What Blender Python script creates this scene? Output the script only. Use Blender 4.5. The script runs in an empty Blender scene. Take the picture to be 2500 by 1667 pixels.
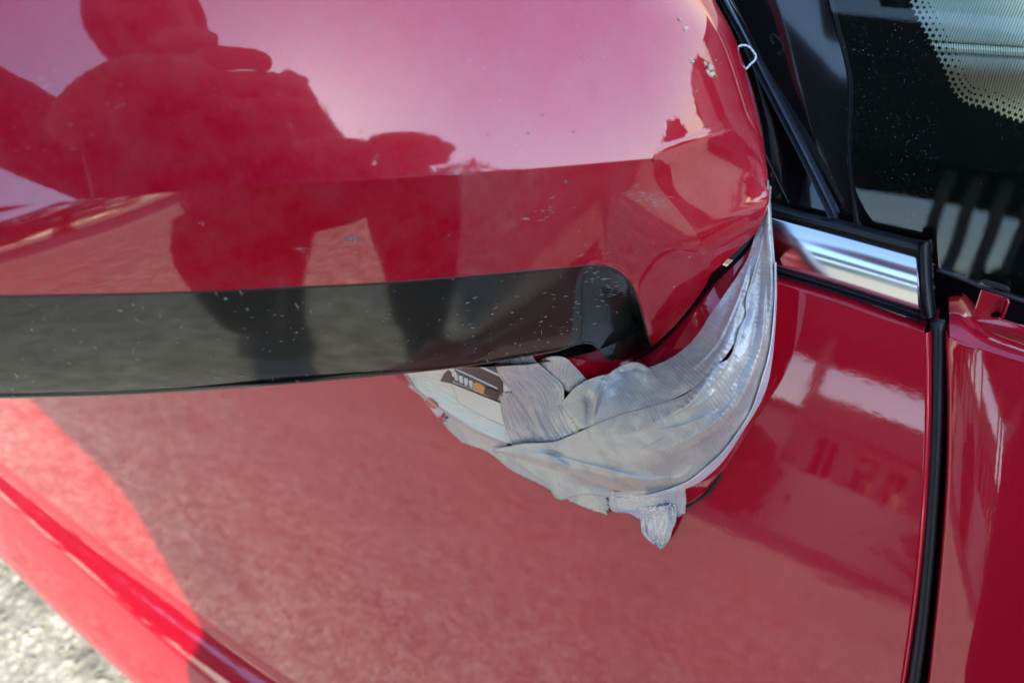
import bpy, bmesh, math, random
import numpy as np
from mathutils import Vector, Matrix, noise
random.seed(7)
PI = math.pi

# ------------------------------------------------------------------ camera
SC = bpy.context.scene
COL = SC.collection
F_PX, CX, CY = 1819.0, 1250.0, 833.5          # the photo's own 2500 x 1667 pixels
CAMZ = 1.25
Zc = np.array([-.16, -.64, -.75]); Zc /= np.linalg.norm(Zc)       # car axes seen from the camera (right, down, ahead)
Rc = np.array([-.815, -.34, .47]); Rc -= Rc.dot(Zc) * Zc; Rc /= np.linalg.norm(Rc)
Xc = -Rc
Yc = np.cross(Zc, Xc)
M = np.array([Xc, Yc, Zc])                                       # world: X to the car's nose, Y into the car, Z up
CAM = np.array([0, 0, CAMZ])
cam_d = bpy.data.cameras.new('camera')
cam = bpy.data.objects.new('camera', cam_d); COL.objects.link(cam)
rgt, dwn, fwd = M[:, 0], M[:, 1], M[:, 2]
mw = Matrix.Identity(4)
for i in range(3):
    mw[i][0], mw[i][1], mw[i][2], mw[i][3] = rgt[i], -dwn[i], -fwd[i], CAM[i]
cam.matrix_world = mw
cam_d.sensor_width = 36; cam_d.lens = 36 * F_PX / 2500
cam_d.clip_start = .002; cam_d.clip_end = 800
cam_d.dof.use_dof = True; cam_d.dof.focus_distance = .335; cam_d.dof.aperture_fstop = 9
SC.camera = cam

# ------------------------------------------------------------------ light
SUN = np.array([.90, -.43, .60]); SUN /= np.linalg.norm(SUN)      # towards the sun
SUN_EL = math.asin(SUN[2]); SUN_AZ = math.atan2(SUN[0], SUN[1])
w = bpy.data.worlds.new('World'); SC.world = w; w.use_nodes = True
nt = w.node_tree; nt.nodes.clear()
sky = nt.nodes.new('ShaderNodeTexSky'); sky.sky_type = 'NISHITA'; sky.sun_disc = False
sky.sun_elevation = SUN_EL; sky.sun_rotation = SUN_AZ; sky.dust_density = .4; sky.ozone_density = 3.0
bg = nt.nodes.new('ShaderNodeBackground'); bg.inputs['Strength'].default_value = .15
wo = nt.nodes.new('ShaderNodeOutputWorld')
nt.links.new(sky.outputs[0], bg.inputs[0]); nt.links.new(bg.outputs[0], wo.inputs[0])
ld = bpy.data.lights.new('sun', 'SUN'); ld.energy = 2.7; ld.angle = math.radians(.53); ld.color = (1, .95, .87)
lo = bpy.data.objects.new('sun', ld); COL.objects.link(lo)
lo.rotation_euler = Vector(SUN).to_track_quat('Z', 'Y').to_euler()
SC.view_settings.view_transform = 'Standard'; SC.view_settings.look = 'None'
SC.view_settings.exposure = 2.0; SC.view_settings.gamma = 1

# ------------------------------------------------------------------ helpers
def Wp(px, py, d):
    """world point at photo pixel (px,py), d metres ahead of the lens"""
    return CAM + M @ np.array([(px - CX) / F_PX * d, (py - CY) / F_PX * d, d])

def tag(o, label, cat, group=None, kind=None):
    if label: o['label'] = label
    if cat: o['category'] = cat
    if group: o['group'] = group
    if kind: o['kind'] = kind
    return o

def thing(name, loc, label, cat, group=None):
    o = bpy.data.objects.new(name, None); o.empty_display_size = .05
    o.location = loc; COL.objects.link(o)
    return tag(o, label, cat, group)

def obj(name, verts, faces, mat, parent=None, smooth=True, uvs=None):
    me = bpy.data.meshes.new(name)
    me.from_pydata([tuple(float(c) for c in v) for v in verts], [], faces)
    if smooth: me.polygons.foreach_set('use_smooth', [True] * len(me.polygons))
    if uvs is not None:
        ul = me.uv_layers.new(name='UVMap')
        for lp in me.loops: ul.data[lp.index].uv = uvs[lp.vertex_index]
    me.materials.append(mat); me.update()
    o = bpy.data.objects.new(name, me); COL.objects.link(o)
    if parent is not None:
        o.parent = parent
        if parent.type == 'EMPTY' and parent.parent is None:
            o.matrix_parent_inverse = Matrix.Translation(parent.location).inverted()
        else:
            o.matrix_parent_inverse = Matrix.Identity(4)
    return o

def mods(o, solid=None, bevel=None, sub=0, off=-1):
    if solid:
        m = o.modifiers.new('thick', 'SOLIDIFY'); m.thickness = solid; m.offset = off
    if bevel:
        m = o.modifiers.new('round', 'BEVEL'); m.width = bevel; m.segments = 2; m.limit_method = 'ANGLE'
    if sub:
        m = o.modifiers.new('smooth', 'SUBSURF'); m.levels = sub; m.render_levels = sub
    return o

def crom(P, n, param=None):
    """Catmull-Rom resample of the polyline P (k x dim) to n points, even by chord length of the first 2 dims"""
    P = np.asarray(P, float)
    if len(P) == 1: return np.repeat(P, n, 0)
    if param is None:
        dist = np.linalg.norm(np.diff(P[:, :min(3, P.shape[1])], axis=0), axis=1)
    else:
        dist = np.diff(param)
    t = np.concatenate([[0], np.cumsum(np.maximum(dist, 1e-9))])
    m = np.zeros_like(P)
    for i in range(len(P)):
        if i == 0: m[i] = (P[1] - P[0]) / (t[1] - t[0])
        elif i == len(P) - 1: m[i] = (P[-1] - P[-2]) / (t[-1] - t[-2])
        else:
            a = (P[i] - P[i-1]) / (t[i] - t[i-1]); b = (P[i+1] - P[i]) / (t[i+1] - t[i])
            wa, wb = t[i+1] - t[i], t[i] - t[i-1]
            m[i] = (a * wa + b * wb) / (wa + wb)
    s = np.linspace(0, t[-1], n); out = np.zeros((n, P.shape[1]))
    k = np.clip(np.searchsorted(t, s, 'right') - 1, 0, len(P) - 2)
    h = t[k+1] - t[k]; u = ((s - t[k]) / h)[:, None]; h = h[:, None]
    return ((2*u**3 - 3*u**2 + 1) * P[k] + (u**3 - 2*u**2 + u) * h * m[k]
            + (-2*u**3 + 3*u**2) * P[k+1] + (u**3 - u**2) * h * m[k+1])

def surf(rows, nu, nv):
    """rows of (px,py) or (px,py,d) -> nv x nu x dim smooth grid"""
    R = np.array([crom(r, nu) for r in rows])
    return np.stack([crom(R[:, i], nv, param=np.arange(len(rows))) for i in range(nu)], 1)

def grid_faces(nv, nu, flip=False, closed=False):
    F = []
    for j in range(nv - 1):
        for i in range(nu - (0 if closed else 1)):
            a, b = j*nu + i, j*nu + (i+1) % nu
            q = (a, b, b + nu, a + nu)
            F.append(q[::-1] if flip else q)
    return F

def grid_obj(name, G, mat, parent=None, uv=True, flip=False):
    """G: nv x nu x 3 world points"""
    nv, nu = G.shape[:2]
    uvs = None
    if uv:
        lu = np.linalg.norm(np.diff(G, axis=1), axis=2).mean(0); lv = np.linalg.norm(np.diff(G, axis=0), axis=2).mean(1)
        uu = np.concatenate([[0], np.cumsum(lu)]); vv = np.concatenate([[0], np.cumsum(lv)])
        uvs = [(uu[i], vv[j]) for j in range(nv) for i in range(nu)]
    # face towards the camera
    c = G[nv//2, nu//2]; n = np.cross(G[nv//2, min(nu//2+1, nu-1)] - c, G[min(nv//2+1, nv-1), nu//2] - c)
    fl = np.dot(n, CAM - c) < 0
    return obj(name, G.reshape(-1, 3), grid_faces(nv, nu, fl != flip), mat, parent, uvs=uvs)

def to_world(G):
    sh = G.shape[:-1]; P = G.reshape(-1, 3)
    return np.array([Wp(*p) for p in P]).reshape(*sh, 3)

def with_depth(G, fn, off=0.0):
    sh = G.shape[:-1]; P = G[..., :2].reshape(-1, 2)
    return np.array([(p[0], p[1], fn(p[0], p[1]) + off) for p in P]).reshape(*sh, 3)

def tube(name, P, r, mat, parent=None, seg=10, caps=True):
    """a round tube along world points P; r a number or list"""
    P = np.asarray(P, float); n = len(P)
    rr = np.full(n, r) if np.isscalar(r) else np.asarray(r, float)
    V = []; T = np.gradient(P, axis=0); ref = np.array([.3, .2, .93])
    for i in range(n):
        t = T[i] / (np.linalg.norm(T[i]) + 1e-12)
        a = np.cross(t, ref); a /= np.linalg.norm(a) + 1e-12; b = np.cross(t, a)
        for k in range(seg):
            th = 2*PI*k/seg; V.append(P[i] + rr[i]*(math.cos(th)*a + math.sin(th)*b))
    Fc = grid_faces(n, seg, closed=True)
    if caps:
        Fc.append(tuple(range(seg))[::-1]); Fc.append(tuple((n-1)*seg + k for k in range(seg)))
    return obj(name, V, Fc, mat, parent)

def boxmesh(lo, hi):
    (a, b, c), (d, e, f) = lo, hi
    V = [(a,b,c),(d,b,c),(d,e,c),(a,e,c),(a,b,f),(d,b,f),(d,e,f),(a,e,f)]
    Fc = [(3,2,1,0),(4,5,6,7),(0,1,5,4),(1,2,6,5),(2,3,7,6),(3,0,4,7)]
    return V, Fc

def box(name, lo, hi, mat, parent=None, bevel=None):
    V, Fc = boxmesh(lo, hi)
    o = obj(name, V, Fc, mat, parent, smooth=False)
    if bevel: mods(o, bevel=bevel)
    return o

def prism(name, pts, d_front, thick, mat, parent=None, bevel=None, fn=None):
    """polygon in photo pixels on depth d_front (or surface fn), given real thickness away from the lens"""
    n = len(pts)
    D = [(fn(*p) + d_front) if fn else d_front for p in pts]
    V = [Wp(p[0], p[1], D[i]) for i, p in enumerate(pts)] + [Wp(p[0], p[1], D[i] + thick) for i, p in enumerate(pts)]
    Fc = [tuple(range(n)), tuple(range(2*n-1, n-1, -1))] + [(i, i+n, (i+1) % n + n, (i+1) % n) for i in range(n)]
    o = obj(name, V, Fc, mat, parent, smooth=False)
    bm = bmesh.new(); bm.from_mesh(o.data); bmesh.ops.recalc_face_normals(bm, faces=bm.faces); bm.to_mesh(o.data); bm.free()
    if bevel: mods(o, bevel=bevel)
    return o

# ------------------------------------------------------------------ materials
class Mat:
    def __init__(s, name):
        s.m = bpy.data.materials.new(name); s.m.use_nodes = True
        s.t = s.m.node_tree; s.b = s.t.nodes['Principled BSDF']; s.o = s.t.nodes['Material Output']
    def n(s, ty, **kw):
        nd = s.t.nodes.new(ty)
        for k, v in kw.items():
            if hasattr(nd, k): setattr(nd, k, v)
            else: nd.inputs[k].default_value = v
        return nd
    def l(s, a, b): s.t.links.new(a, b)
    def set(s, **kw):
        for k, v in kw.items():
            s.b.inputs[k.replace('_', ' ')].default_value = v
        return s
    def coord(s, kind='Object', scale=(1, 1, 1), rot=(0, 0, 0)):
        tc = s.n('ShaderNodeTexCoord'); mp = s.n('ShaderNodeMapping')
        mp.inputs['Scale'].default_value = scale; mp.inputs['Rotation'].default_value = rot
        s.l(tc.outputs[kind], mp.inputs[0]); return mp.outputs[0]
    def noise(s, co, scale, detail=3, rough=.55, dist=0):
        nd = s.n('ShaderNodeTexNoise'); nd.inputs['Scale'].default_value = scale
        nd.inputs['Detail'].default_value = detail; nd.inputs['Roughness'].default_value = rough; nd.inputs['Distortion'].default_value = dist
        s.l(co, nd.inputs['Vector']); return nd.outputs['Fac']
    def vor(s, co, scale, feature='F1', out='Distance', rnd=1):
        nd = s.n('ShaderNodeTexVoronoi'); nd.feature = feature; nd.inputs['Scale'].default_value = scale
        nd.inputs['Randomness'].default_value = rnd
        s.l(co, nd.inputs['Vector']); return nd.outputs[out]
    def ramp(s, fac, stops, interp='LINEAR'):
        nd = s.n('ShaderNodeValToRGB'); cr = nd.color_ramp; cr.interpolation = interp
        while len(cr.elements) < len(stops): cr.elements.new(.5)
        for e, (p, c) in zip(cr.elements, stops):
            e.position = p; e.color = (c, c, c, 1) if np.isscalar(c) else (*c, 1)
        s.l(fac, nd.inputs[0]); return nd.outputs[0]
    def mix(s, fac, a, b, blend='MIX'):
        nd = s.n('ShaderNodeMix'); nd.data_type = 'RGBA'; nd.blend_type = blend
        for x, k in ((fac, 0), (a, 6), (b, 7)):
            if hasattr(x, 'is_output'): s.l(x, nd.inputs[k])
            else: nd.inputs[k].default_value = x if k == 0 else (*x, 1) if len(x) == 3 else x
        return nd.outputs[2]
    def math(s, op, a, b=None):
        nd = s.n('ShaderNodeMath'); nd.operation = op
        for i, x in enumerate((a, b)):
            if x is None: continue
            if hasattr(x, 'is_output'): s.l(x, nd.inputs[i])
            else: nd.inputs[i].default_value = x
        return nd.outputs[0]
    def bump(s, h, strength=.3, dist=.001, normal=None, target='Normal'):
        nd = s.n('ShaderNodeBump'); nd.inputs['Strength'].default_value = strength; nd.inputs['Distance'].default_value = dist
        s.l(h, nd.inputs['Height'])
        if normal is not None: s.l(normal, nd.inputs['Normal'])
        s.l(nd.outputs[0], s.b.inputs[target]); return nd.outputs[0]
    def color(s, c): s.l(c, s.b.inputs['Base Color'])

def paint(name, worn=False):
    a = Mat(name); co = a.coord()
    a.set(Metallic=.2, Roughness=.40, Coat_Weight=1.0, Coat_Roughness=.025, Coat_IOR=1.78)
    a.b.inputs['Specular IOR Level'].default_value = .08
    base = (.54, .0024, .021)
    fl = a.vor(co, 2200, out='Color')                           # metal flake in the lacquer
    fv = a.ramp(fl, [(0, .88), (.55, .98), (1, 1.16)])
    c = a.mix(1.0, base, fv, 'MULTIPLY')
    lo_ = a.noise(co, 7, 2)
    c = a.mix(1.0, c, a.ramp(lo_, [(.3, .93), (.7, 1.06)]), 'MULTIPLY')
    cr = a.ramp(a.noise(co, 24, 5, .6), [(.35, .02), (.75, .06)])
    if worn:
        # road grit chips, fine scratches and dull dust film on the lacquer
        spk = a.vor(co, 95); m1 = a.ramp(spk, [(0.0, 1), (.035, 1), (.06, 0)])
        gate = a.ramp(a.noise(co, 19, 2), [(.56, 0), (.66, 1)])
        m1 = a.math('MULTIPLY', m1, gate)
        c = a.mix(a.math('MULTIPLY', m1, .75), c, (.42, .36, .36))
        cs = a.coord(scale=(1, 5, 40), rot=(.2, .5, .4))
        sc = a.ramp(a.noise(cs, 46, 2, .6, .4), [(.70, 0), (.74, 1)])
        sc = a.math('MULTIPLY', sc, a.ramp(a.noise(co, 26, 2), [(.56, 0), (.66, 1)]))
        c = a.mix(a.math('MULTIPLY', sc, .5), c, (.55, .42, .45))
        dust = a.ramp(a.noise(co, 60, 6, .7), [(.4, 0), (.8, .10)])
        c = a.mix(dust, c, (.45, .36, .36))
        cr = a.math('ADD', cr, a.math('MULTIPLY', m1, .4))
    a.color(c); a.l(cr, a.b.inputs['Coat Roughness'])
    pe = a.math('ADD', a.noise(co, 260, 2), a.math('MULTIPLY', a.noise(co, 75, 1), 1.6))                                    # orange peel
    nd = a.n('ShaderNodeBump'); nd.inputs['Strength'].default_value = .016; nd.inputs['Distance'].default_value = .0006
    a.l(pe, nd.inputs['Height']); a.l(nd.outputs[0], a.b.inputs['Coat Normal'])
    return a.m

def plain(name, col, rough=.5, metal=0, spec=.5, nscale=80, namp=.15, bump=0, coat=0):
    a = Mat(name); co = a.coord(); a.set(Roughness=rough, Metallic=metal, Coat_Weight=coat)
    a.b.inputs['Specular IOR Level'].default_value = spec
    nz = a.noise(co, nscale, 4)
    a.color(a.mix(1.0, col, a.ramp(nz, [(.25, 1 - namp), (.75, 1 + namp)]), 'MULTIPLY'))
    if bump: a.bump(nz, .4, bump)
    return a.m

def dusty_black(name, col=(.011, .012, .014), rough=.12, amount=1.0, dscale=230):
    a = Mat(name); co = a.coord(); a.set(Roughness=rough, Coat_Weight=.6 if rough < .3 else 0, Coat_Roughness=.04)
    if rough > .3: a.b.inputs['Specular IOR Level'].default_value = .08
    d = a.vor(co, dscale); m = a.ramp(d, [(0, 1), (.07, 1), (.12, 0)])
    g = a.ramp(a.noise(co, 30, 3), [(.45, 0), (.7, 1)])
    m = a.math('MULTIPLY', a.math('MULTIPLY', m, g), .6 * amount)
    film = a.ramp(a.noise(co, 14, 6, .7), [(.35, .0), (.8, .05 * amount)])
    c = a.mix(film, col, (.3, .3, .27)); c = a.mix(m, c, (.5, .48, .42))
    a.color(c); a.l(a.math('ADD', a.math('MULTIPLY', m, .4), rough), a.b.inputs['Roughness'])
    return a.m

def trim_mat():
    a = Mat('scratched_black_trim'); co = a.coord(); a.set(Roughness=.3, Coat_Weight=1, Coat_IOR=1.55); a.b.inputs['Specular IOR Level'].default_value = .1
    a.b.inputs['Coat Roughness'].default_value = .10
    cs = a.coord(scale=(30, 4, 8), rot=(.6, .3, .9)); c2 = a.coord(scale=(7, 34, 6), rot=(.1, .8, .2))
    s1 = a.ramp(a.noise(cs, 26, 2, .5, .5), [(.70, 0), (.745, 1)])
    s2 = a.ramp(a.noise(c2, 24, 2, .5, .5), [(.71, 0), (.75, 1)])
    sc = a.math('MULTIPLY', a.math('MAXIMUM', s1, s2), a.ramp(a.noise(co, 24, 3), [(.5, 0), (.64, .8)]))
    sp = a.math('MULTIPLY', a.ramp(a.vor(co, 130), [(0, 1), (.05, 1), (.09, 0)]), a.ramp(a.noise(co, 40, 2), [(.5, 0), (.62, .75)]))
    m = a.math('MAXIMUM', sc, sp)
    film = a.ramp(a.noise(co, 33, 5, .7), [(.3, .0), (.8, .05)])
    c = a.mix(film, (.016, .015, .012), (.3, .29, .24)); c = a.mix(m, c, (.5, .49, .45))
    a.color(c)
    a.l(a.math('ADD', a.math('MULTIPLY', m, .5), .07), a.b.inputs['Coat Roughness'])
    return a.m

def tape_mat(name, tint=(.66, .61, .525), shiny=0.0, rib=1.0, crinkle=0.0):
    a = Mat(name); co = a.coord(); a.set(Roughness=.38 - .16*shiny, Metallic=.32 + .5*shiny, Coat_Weight=.25)
    uv = a.coord('UV')
    wv = a.n('ShaderNodeTexWave'); wv.wave_type = 'BANDS'; wv.bands_direction = 'X'
    wv.inputs['Scale'].default_value = 150; wv.inputs['Distortion'].default_value = 2.5; wv.inputs['Detail'].default_value = 2
    wv.inputs['Detail Scale'].default_value = 1.2
    a.l(uv, wv.inputs[0])
    big = a.noise(co, 48, 3, .55, .6); fine = a.noise(co, 420, 3)
    c = a.mix(a.ramp(big, [(.46, 0), (.53, 1)]), tint, tuple(x*.85 for x in tint[:2]) + (tint[2]*.90,))
    dirt = a.ramp(a.noise(co, 90, 6, .72), [(.60, 0), (.78, .35)])
    c = a.mix(dirt, c, (.50, .43, .31))
    c = a.mix(1.0, c, a.ramp(wv.outputs['Fac'], [(0, .955), (1, 1.02)]), 'MULTIPLY')
    sp = a.math('MULTIPLY', a.ramp(a.vor(co, 150), [(0, 1), (.04, 1), (.07, 0)]), a.ramp(a.noise(co, 30, 2), [(.60, 0), (.68, .8)]))
    c = a.mix(sp, c, (.09, .07, .05))
    a.color(c)
    h = a.math('ADD', a.math('MULTIPLY', wv.outputs['Fac'], .34*rib), a.math('MULTIPLY', fine, .3))
    if crinkle:
        cw = a.coord('UV', scale=(1, 3.2, 1))
        h = a.math('ADD', h, a.math('MULTIPLY', a.noise(cw, 120, 4, .6, 1.4), 3.2*crinkle))
    a.bump(h, .55, .00035*(1 + 1.6*crinkle))
    rr = a.ramp(big, [(.3, .30 - .14*shiny), (.7, .46 - .2*shiny)]); a.l(rr, a.b.inputs['Roughness'])
    return a.m

def asphalt():
    a = Mat('sunlit_pale_asphalt'); co = a.coord('Object')
    a.set(Roughness=.9); a.b.inputs['Specular IOR Level'].default_value = .2
    v = a.vor(co, 62, out='Color'); vd = a.vor(co, 62)
    c = a.ramp(v, [(0, (.36, .325, .235)), (.4, (.43, .395, .29)), (.75, (.48, .445, .335)), (1, (.58, .54, .41))])
    c = a.mix(a.ramp(vd, [(.35, 0), (.75, 1)]), c, (.33, .30, .22))
    big = a.noise(co, 5, 6, .7)
    c = a.mix(1.0, c, a.ramp(big, [(.3, .74), (.7, 1.2)]), 'MULTIPLY')
    c = a.mix(1.0, c, a.ramp(a.noise(co, 19, 3, .65), [(.40, .70), (.60, 1.14)]), 'MULTIPLY')
    huge = a.noise(co, .5, 3)
    c = a.mix(1.0, c, a.ramp(huge, [(.35, .88), (.65, 1.1)]), 'MULTIPLY')
    a.color(c)
    h = a.math('ADD', a.math('MULTIPLY', vd, -1.2), a.noise(co, 160, 4, .7))
    a.bump(h, .6, .006)
    return a.m

PAINT = paint('red_metallic_paint'); PAINT_W = paint('chipped_red_metallic_paint', True)
TRIM = trim_mat()
RUBBER = plain('black_rubber', (.012, .014, .017), .42, spec=.5, nscale=300, namp=.3, bump=.0003)
PILLAR = plain('satin_black_pillar', (.040, .052, .068), .42, spec=.6, nscale=200, namp=.25)
GLOSSB = dusty_black('dusty_gloss_black', (.005, .006, .008), .08, .5)
VOIDM = plain('shade_black', (.004, .004, .005), .9, spec=.1)  # near-black that paints the shade inside gaps and recesses
FRIT = dusty_black('dusty_black_frit', (.006, .0045, .004), .45, .35, 330)
CHROME = plain('brushed_chrome', (.90, .90, .91), .17, metal=1, nscale=40, namp=.04)
TAPE = tape_mat('grey_duct_tape')
TAPE_C = tape_mat('crinkled_grey_duct_tape', (.74, .72, .68), .25, 1.0, .5)
TAPE_S = tape_mat('shiny_grey_duct_tape', (.76, .79, .84), .8, .3, .5)
TAPE_E = tape_mat('sky_whitened_tape_edge', (.95, .95, .94), 0, .1)  # white adhesive side, brightened further to paint in the sky's shine
DASH = Mat('ribbed_grey_dash')
co = DASH.coord(); DASH.set(Roughness=.75)
nz = DASH.noise(co, 500, 3); wvd = DASH.n('ShaderNodeTexWave'); wvd.inputs['Scale'].default_value = 260; wvd.inputs['Distortion'].default_value = 1.2; wvd.inputs['Detail'].default_value = 1
DASH.l(co, wvd.inputs[0])
DASH.color(DASH.mix(wvd.outputs['Fac'], (.30, .33, .285), (.36, .395, .34))); DASH.bump(DASH.math('ADD', wvd.outputs['Fac'], nz), .5, .0008)
DASH = DASH.m
STITCH = plain('pale_green_thread', (.50, .54, .42), .8)
LENS = Mat('cream_ribbed_lens'); LENS.set(Roughness=.25, Coat_Weight=.4, Coat_Roughness=.08)
uvl = LENS.coord('UV'); wl = LENS.n('ShaderNodeTexWave'); wl.bands_direction = 'Y'; wl.inputs['Scale'].default_value = 95
wl.inputs['Distortion'].default_value = 1.5; wl.inputs['Detail'].default_value = 1; LENS.l(uvl, wl.inputs[0])
LENS.color(LENS.ramp(wl.outputs['Fac'], [(0, (.88, .83, .64)), (.5, (.95, .91, .73)), (1, (.96, .93, .80))]))
LENS.bump(wl.outputs['Fac'], .3, .0005); LENS = LENS.m
LENSRIM = plain('red_reflection_edge', (.62, .38, .31), .15, coat=1)  # pink tone paints the red bodywork's reflection into the lens edge
REFL = plain('dark_lamp_reflector', (.045, .045, .045), .35, nscale=300, namp=.4)
WHITEP = plain('white_lamp_plastic', (.80, .79, .75), .25)
AMBER = Mat('amber_bulb'); AMBER.set(Base_Color=(.85, .33, .01, 1), Roughness=.15, Coat_Weight=1); AMBER = AMBER.m
BROWNP = plain('brown_black_socket', (.035, .018, .012), .3)
THREAD = plain('white_thread', (.85, .86, .88), .7)
DROP = plain('dried_dirt', (.62, .54, .38), .9, nscale=900, namp=.5, bump=.0006)
SCRAPE = plain('pale_scraped_paint', (.50, .33, .36), .6, nscale=900, namp=.4)
MIRRORG = plain('mirror_glass', (.9, .9, .9), .02, metal=1)
GROUND = asphalt()
CLOTH = plain('dark_brown_cloth', (.030, .018, .016), .85, spec=.2, nscale=60, namp=.4)
TROUS = plain('black_trousers', (.014, .015, .018), .85, spec=.2, nscale=60, namp=.4)
SKIN = plain('skin', (.20, .10, .07), .6)
HAIR = plain('dark_hair', (.02, .014, .01), .6)
SHOE = plain('black_shoe', (.015, .015, .016), .45)
PHONEM = plain('black_phone', (.012, .012, .014), .25, coat=.5)
BARK = plain('bark', (.09, .065, .045), .9, nscale=30, namp=.4)
ROOFM = plain('dark_roof', (.030, .024, .021), .8, nscale=8, namp=.2)
POSTM = plain('weathered_post', (.20, .19, .17), .8, nscale=20, namp=.3)
WALLM = plain('pale_rendered_wall', (.66, .60, .50), .85, nscale=6, namp=.1)
LEAF = plain('leaf', (.045, .075, .025), .6, nscale=3, namp=.5)

# ------------------------------------------------------------------ the ground
gv = [(-70, -70, 0), (70, -70, 0), (70, 70, 0), (-70, 70, 0)]
g = obj('ground', gv, [(0, 1, 2, 3)], GROUND, smooth=False); g['kind'] = 'structure'
g['label'] = 'pale sunlit asphalt with coarse gravel texture'
# loose chips standing proud of the asphalt, only beside the sill
rs = random.Random(3); cv, cf = [], []
for k in range(5200):
    x, y = rs.uniform(-2.3, -.55), rs.uniform(-1.4, .25)
    r = rs.uniform(.004, .011); b = len(cv); ph = rs.uniform(0, 6.28); hh = r*rs.uniform(.2, .5)
    for q in range(5):
        t = ph + q*2*PI/5; rr = r*rs.uniform(.7, 1.15)
        cv.append((x + rr*math.cos(t), y + rr*math.sin(t), -.001))
    for q in range(5):
        t = ph + .3 + q*2*PI/5; rr = r*rs.uniform(.4, .7)
        cv.append((x + rr*math.cos(t), y + rr*math.sin(t), hh*rs.uniform(.7, 1.1)))
    for q in range(5):
        cf.append((b+q, b+(q+1) % 5, b+5+(q+1) % 5, b+5+q))
    cf.append(tuple(b+5+q for q in range(5)))
o = obj('gravel', cv, cf, GROUND, smooth=False); o['kind'] = 'stuff'; o['label'] = 'pale stone chips set in the asphalt'

# ------------------------------------------------------------------ the car's side
LEAN, CURV, PLAN = math.tan(math.radians(29)), .30, .06
P0 = CAM + M @ (np.array([(1382-CX)/F_PX, (1063-CY)/F_PX, 1]) * .42)          # a point of the door under the mirror foot
def y_side(x, z):
    dz = z - P0[2]; return P0[1] + LEAN*dz + .5*CURV*dz*dz*(1 if dz < 0 else .4) + .5*PLAN*(x - P0[0])**2
def dd(px, py):
    """depth of the door skin along a photo ray"""
    r = M @ np.array([(px-CX)/F_PX, (py-CY)/F_PX, 1]); t = .4
    for _ in range(40):
        p = CAM + r*t; e = 1e-4; q = CAM + r*(t+e)
        f0 = p[1] - y_side(p[0], p[2]); f1 = q[1] - y_side(q[0], q[2])
        dt = -f0*e/(f1 - f0 + 1e-15); t += max(-.15, min(.15, dt))
        if abs(dt) < 1e-7: break
    return t
def skin(px, py, off=0): return Wp(px, py, dd(px, py) + off)

car = thing('parked_car', (-.1, .45, 0), 'red metallic car with black window trim, its door and fender in view', 'car')

crease_px = [(0, 1137), (200, 1300), (400, 1467), (600, 1630), (765, 1767-100)]
crease = np.array([skin(*p) for p in crease_px])
# straight body line through the traced points, carried on past the frame
ax = np.polyfit(crease[:, 0], crease[:, 2], 1)
zc_line = lambda x: np.polyval(ax, x)
shoulder_px = [(1900, 694), (1963, 714), (2060, 745), (2150, 778), (2256, 812)]
sh = np.array([skin(*p) for p in shoulder_px]); bx = np.polyfit(sh[:, 0], sh[:, 2], 1)
zs_line = lambda x: np.polyval(bx, x)
edge_px = [(2258, 812), (2264, 940), (2260, 1076), (2250, 1212), (2236, 1416), (2209, 1620), (2195, 1700)]
ed = np.array([skin(*p) for p in edge_px]); eo = np.argsort(ed[:, 2])
ez = np.polyfit(ed[:, 2], ed[:, 0], 3)
def x_front(z):
    z0, z1 = ed[:, 2].min(), ed[:, 2].max()
    if z < z0: return np.polyval(ez, z0) + (z0 - z)*-.10
    return np.polyval(ez, min(z, z1))
XR = -1.9
nu, nv = 150, 60
G = np.zeros((nv, nu + 4, 3))
for j in range(nv):
    tv = j/(nv-1)
    for i in range(nu):
        u = 1 - (1 - i/(nu-1))**1.6
        x = XR + u*(0 - XR)
        for _ in range(4):
            z = zc_line(x) + tv*(zs_line(x) - zc_line(x)); x = XR + u*(x_front(z) - XR)
        G[j, i] = (x, y_side(x, z), z)
    e = G[j, nu-1]                                            # hemmed front edge
    for q, (ddx, ddy) in enumerate(((.0007, .0005), (.0012, .0018), (.0013, .006), (.0008, .016))):
        G[j, nu+q] = e + np.array([ddx, ddy, 0])
door = grid_obj('door', G, PAINT, car); 
# below the body line: a soft fold, then the flank that turns under
def lower(name, x0, x1, mat, parent, n=60):
    prof = [(0, 0), (-.0025, -.003), (-.024, -.0145), (-.042, -.029), (-.069, -.059), (-.090, -.089), (-.097, -.109), (-.097, -.13), (-.07, -.155), (.10, -.165)]
    P = crom([(a, b) for a, b in prof], 80)
    G = np.zeros((80, n, 3))
    for i in range(n):
        x = x0 + (x1-x0)*i/(n-1); z0 = zc_line(x)
        for j in range(80):
            G[j, i] = (x, y_side(x, z0) + P[j, 0], z0 + P[j, 1])
    return grid_obj(name, G, mat, parent)
fold = lower('door_lower_panel', XR, x_front(zc_line(0)) , PAINT, car)

# the shoulder above the flat of the door, rolling in under the window trim
top_px = [(1890, 664), (1960, 684), (2060, 713), (2150, 744), (2264, 786)]
rows = []
for k, t in enumerate((0, .12, .35, .65, 1.0)):
    row = []
    for a, b in zip(shoulder_px, top_px):
        px, py = a[0] + (b[0]-a[0])*t, a[1] + (b[1]-a[1])*t
        row.append((px, py, dd(px, py) + (.0, .0002, .0022, .0062, .0125)[k]))
    rows.append(row)
rows = [[(1500, r[0][1]-(r[1][1]-r[0][1])*5.6, dd(1500, r[0][1]-(r[1][1]-r[0][1])*5.6)+(.0, .0002, .0022, .0062, .0125)[k])] + r for k, r in enumerate(rows)]
grid_obj('door_shoulder', to_world(surf(rows, 40, 14)), PAINT, car)

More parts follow.
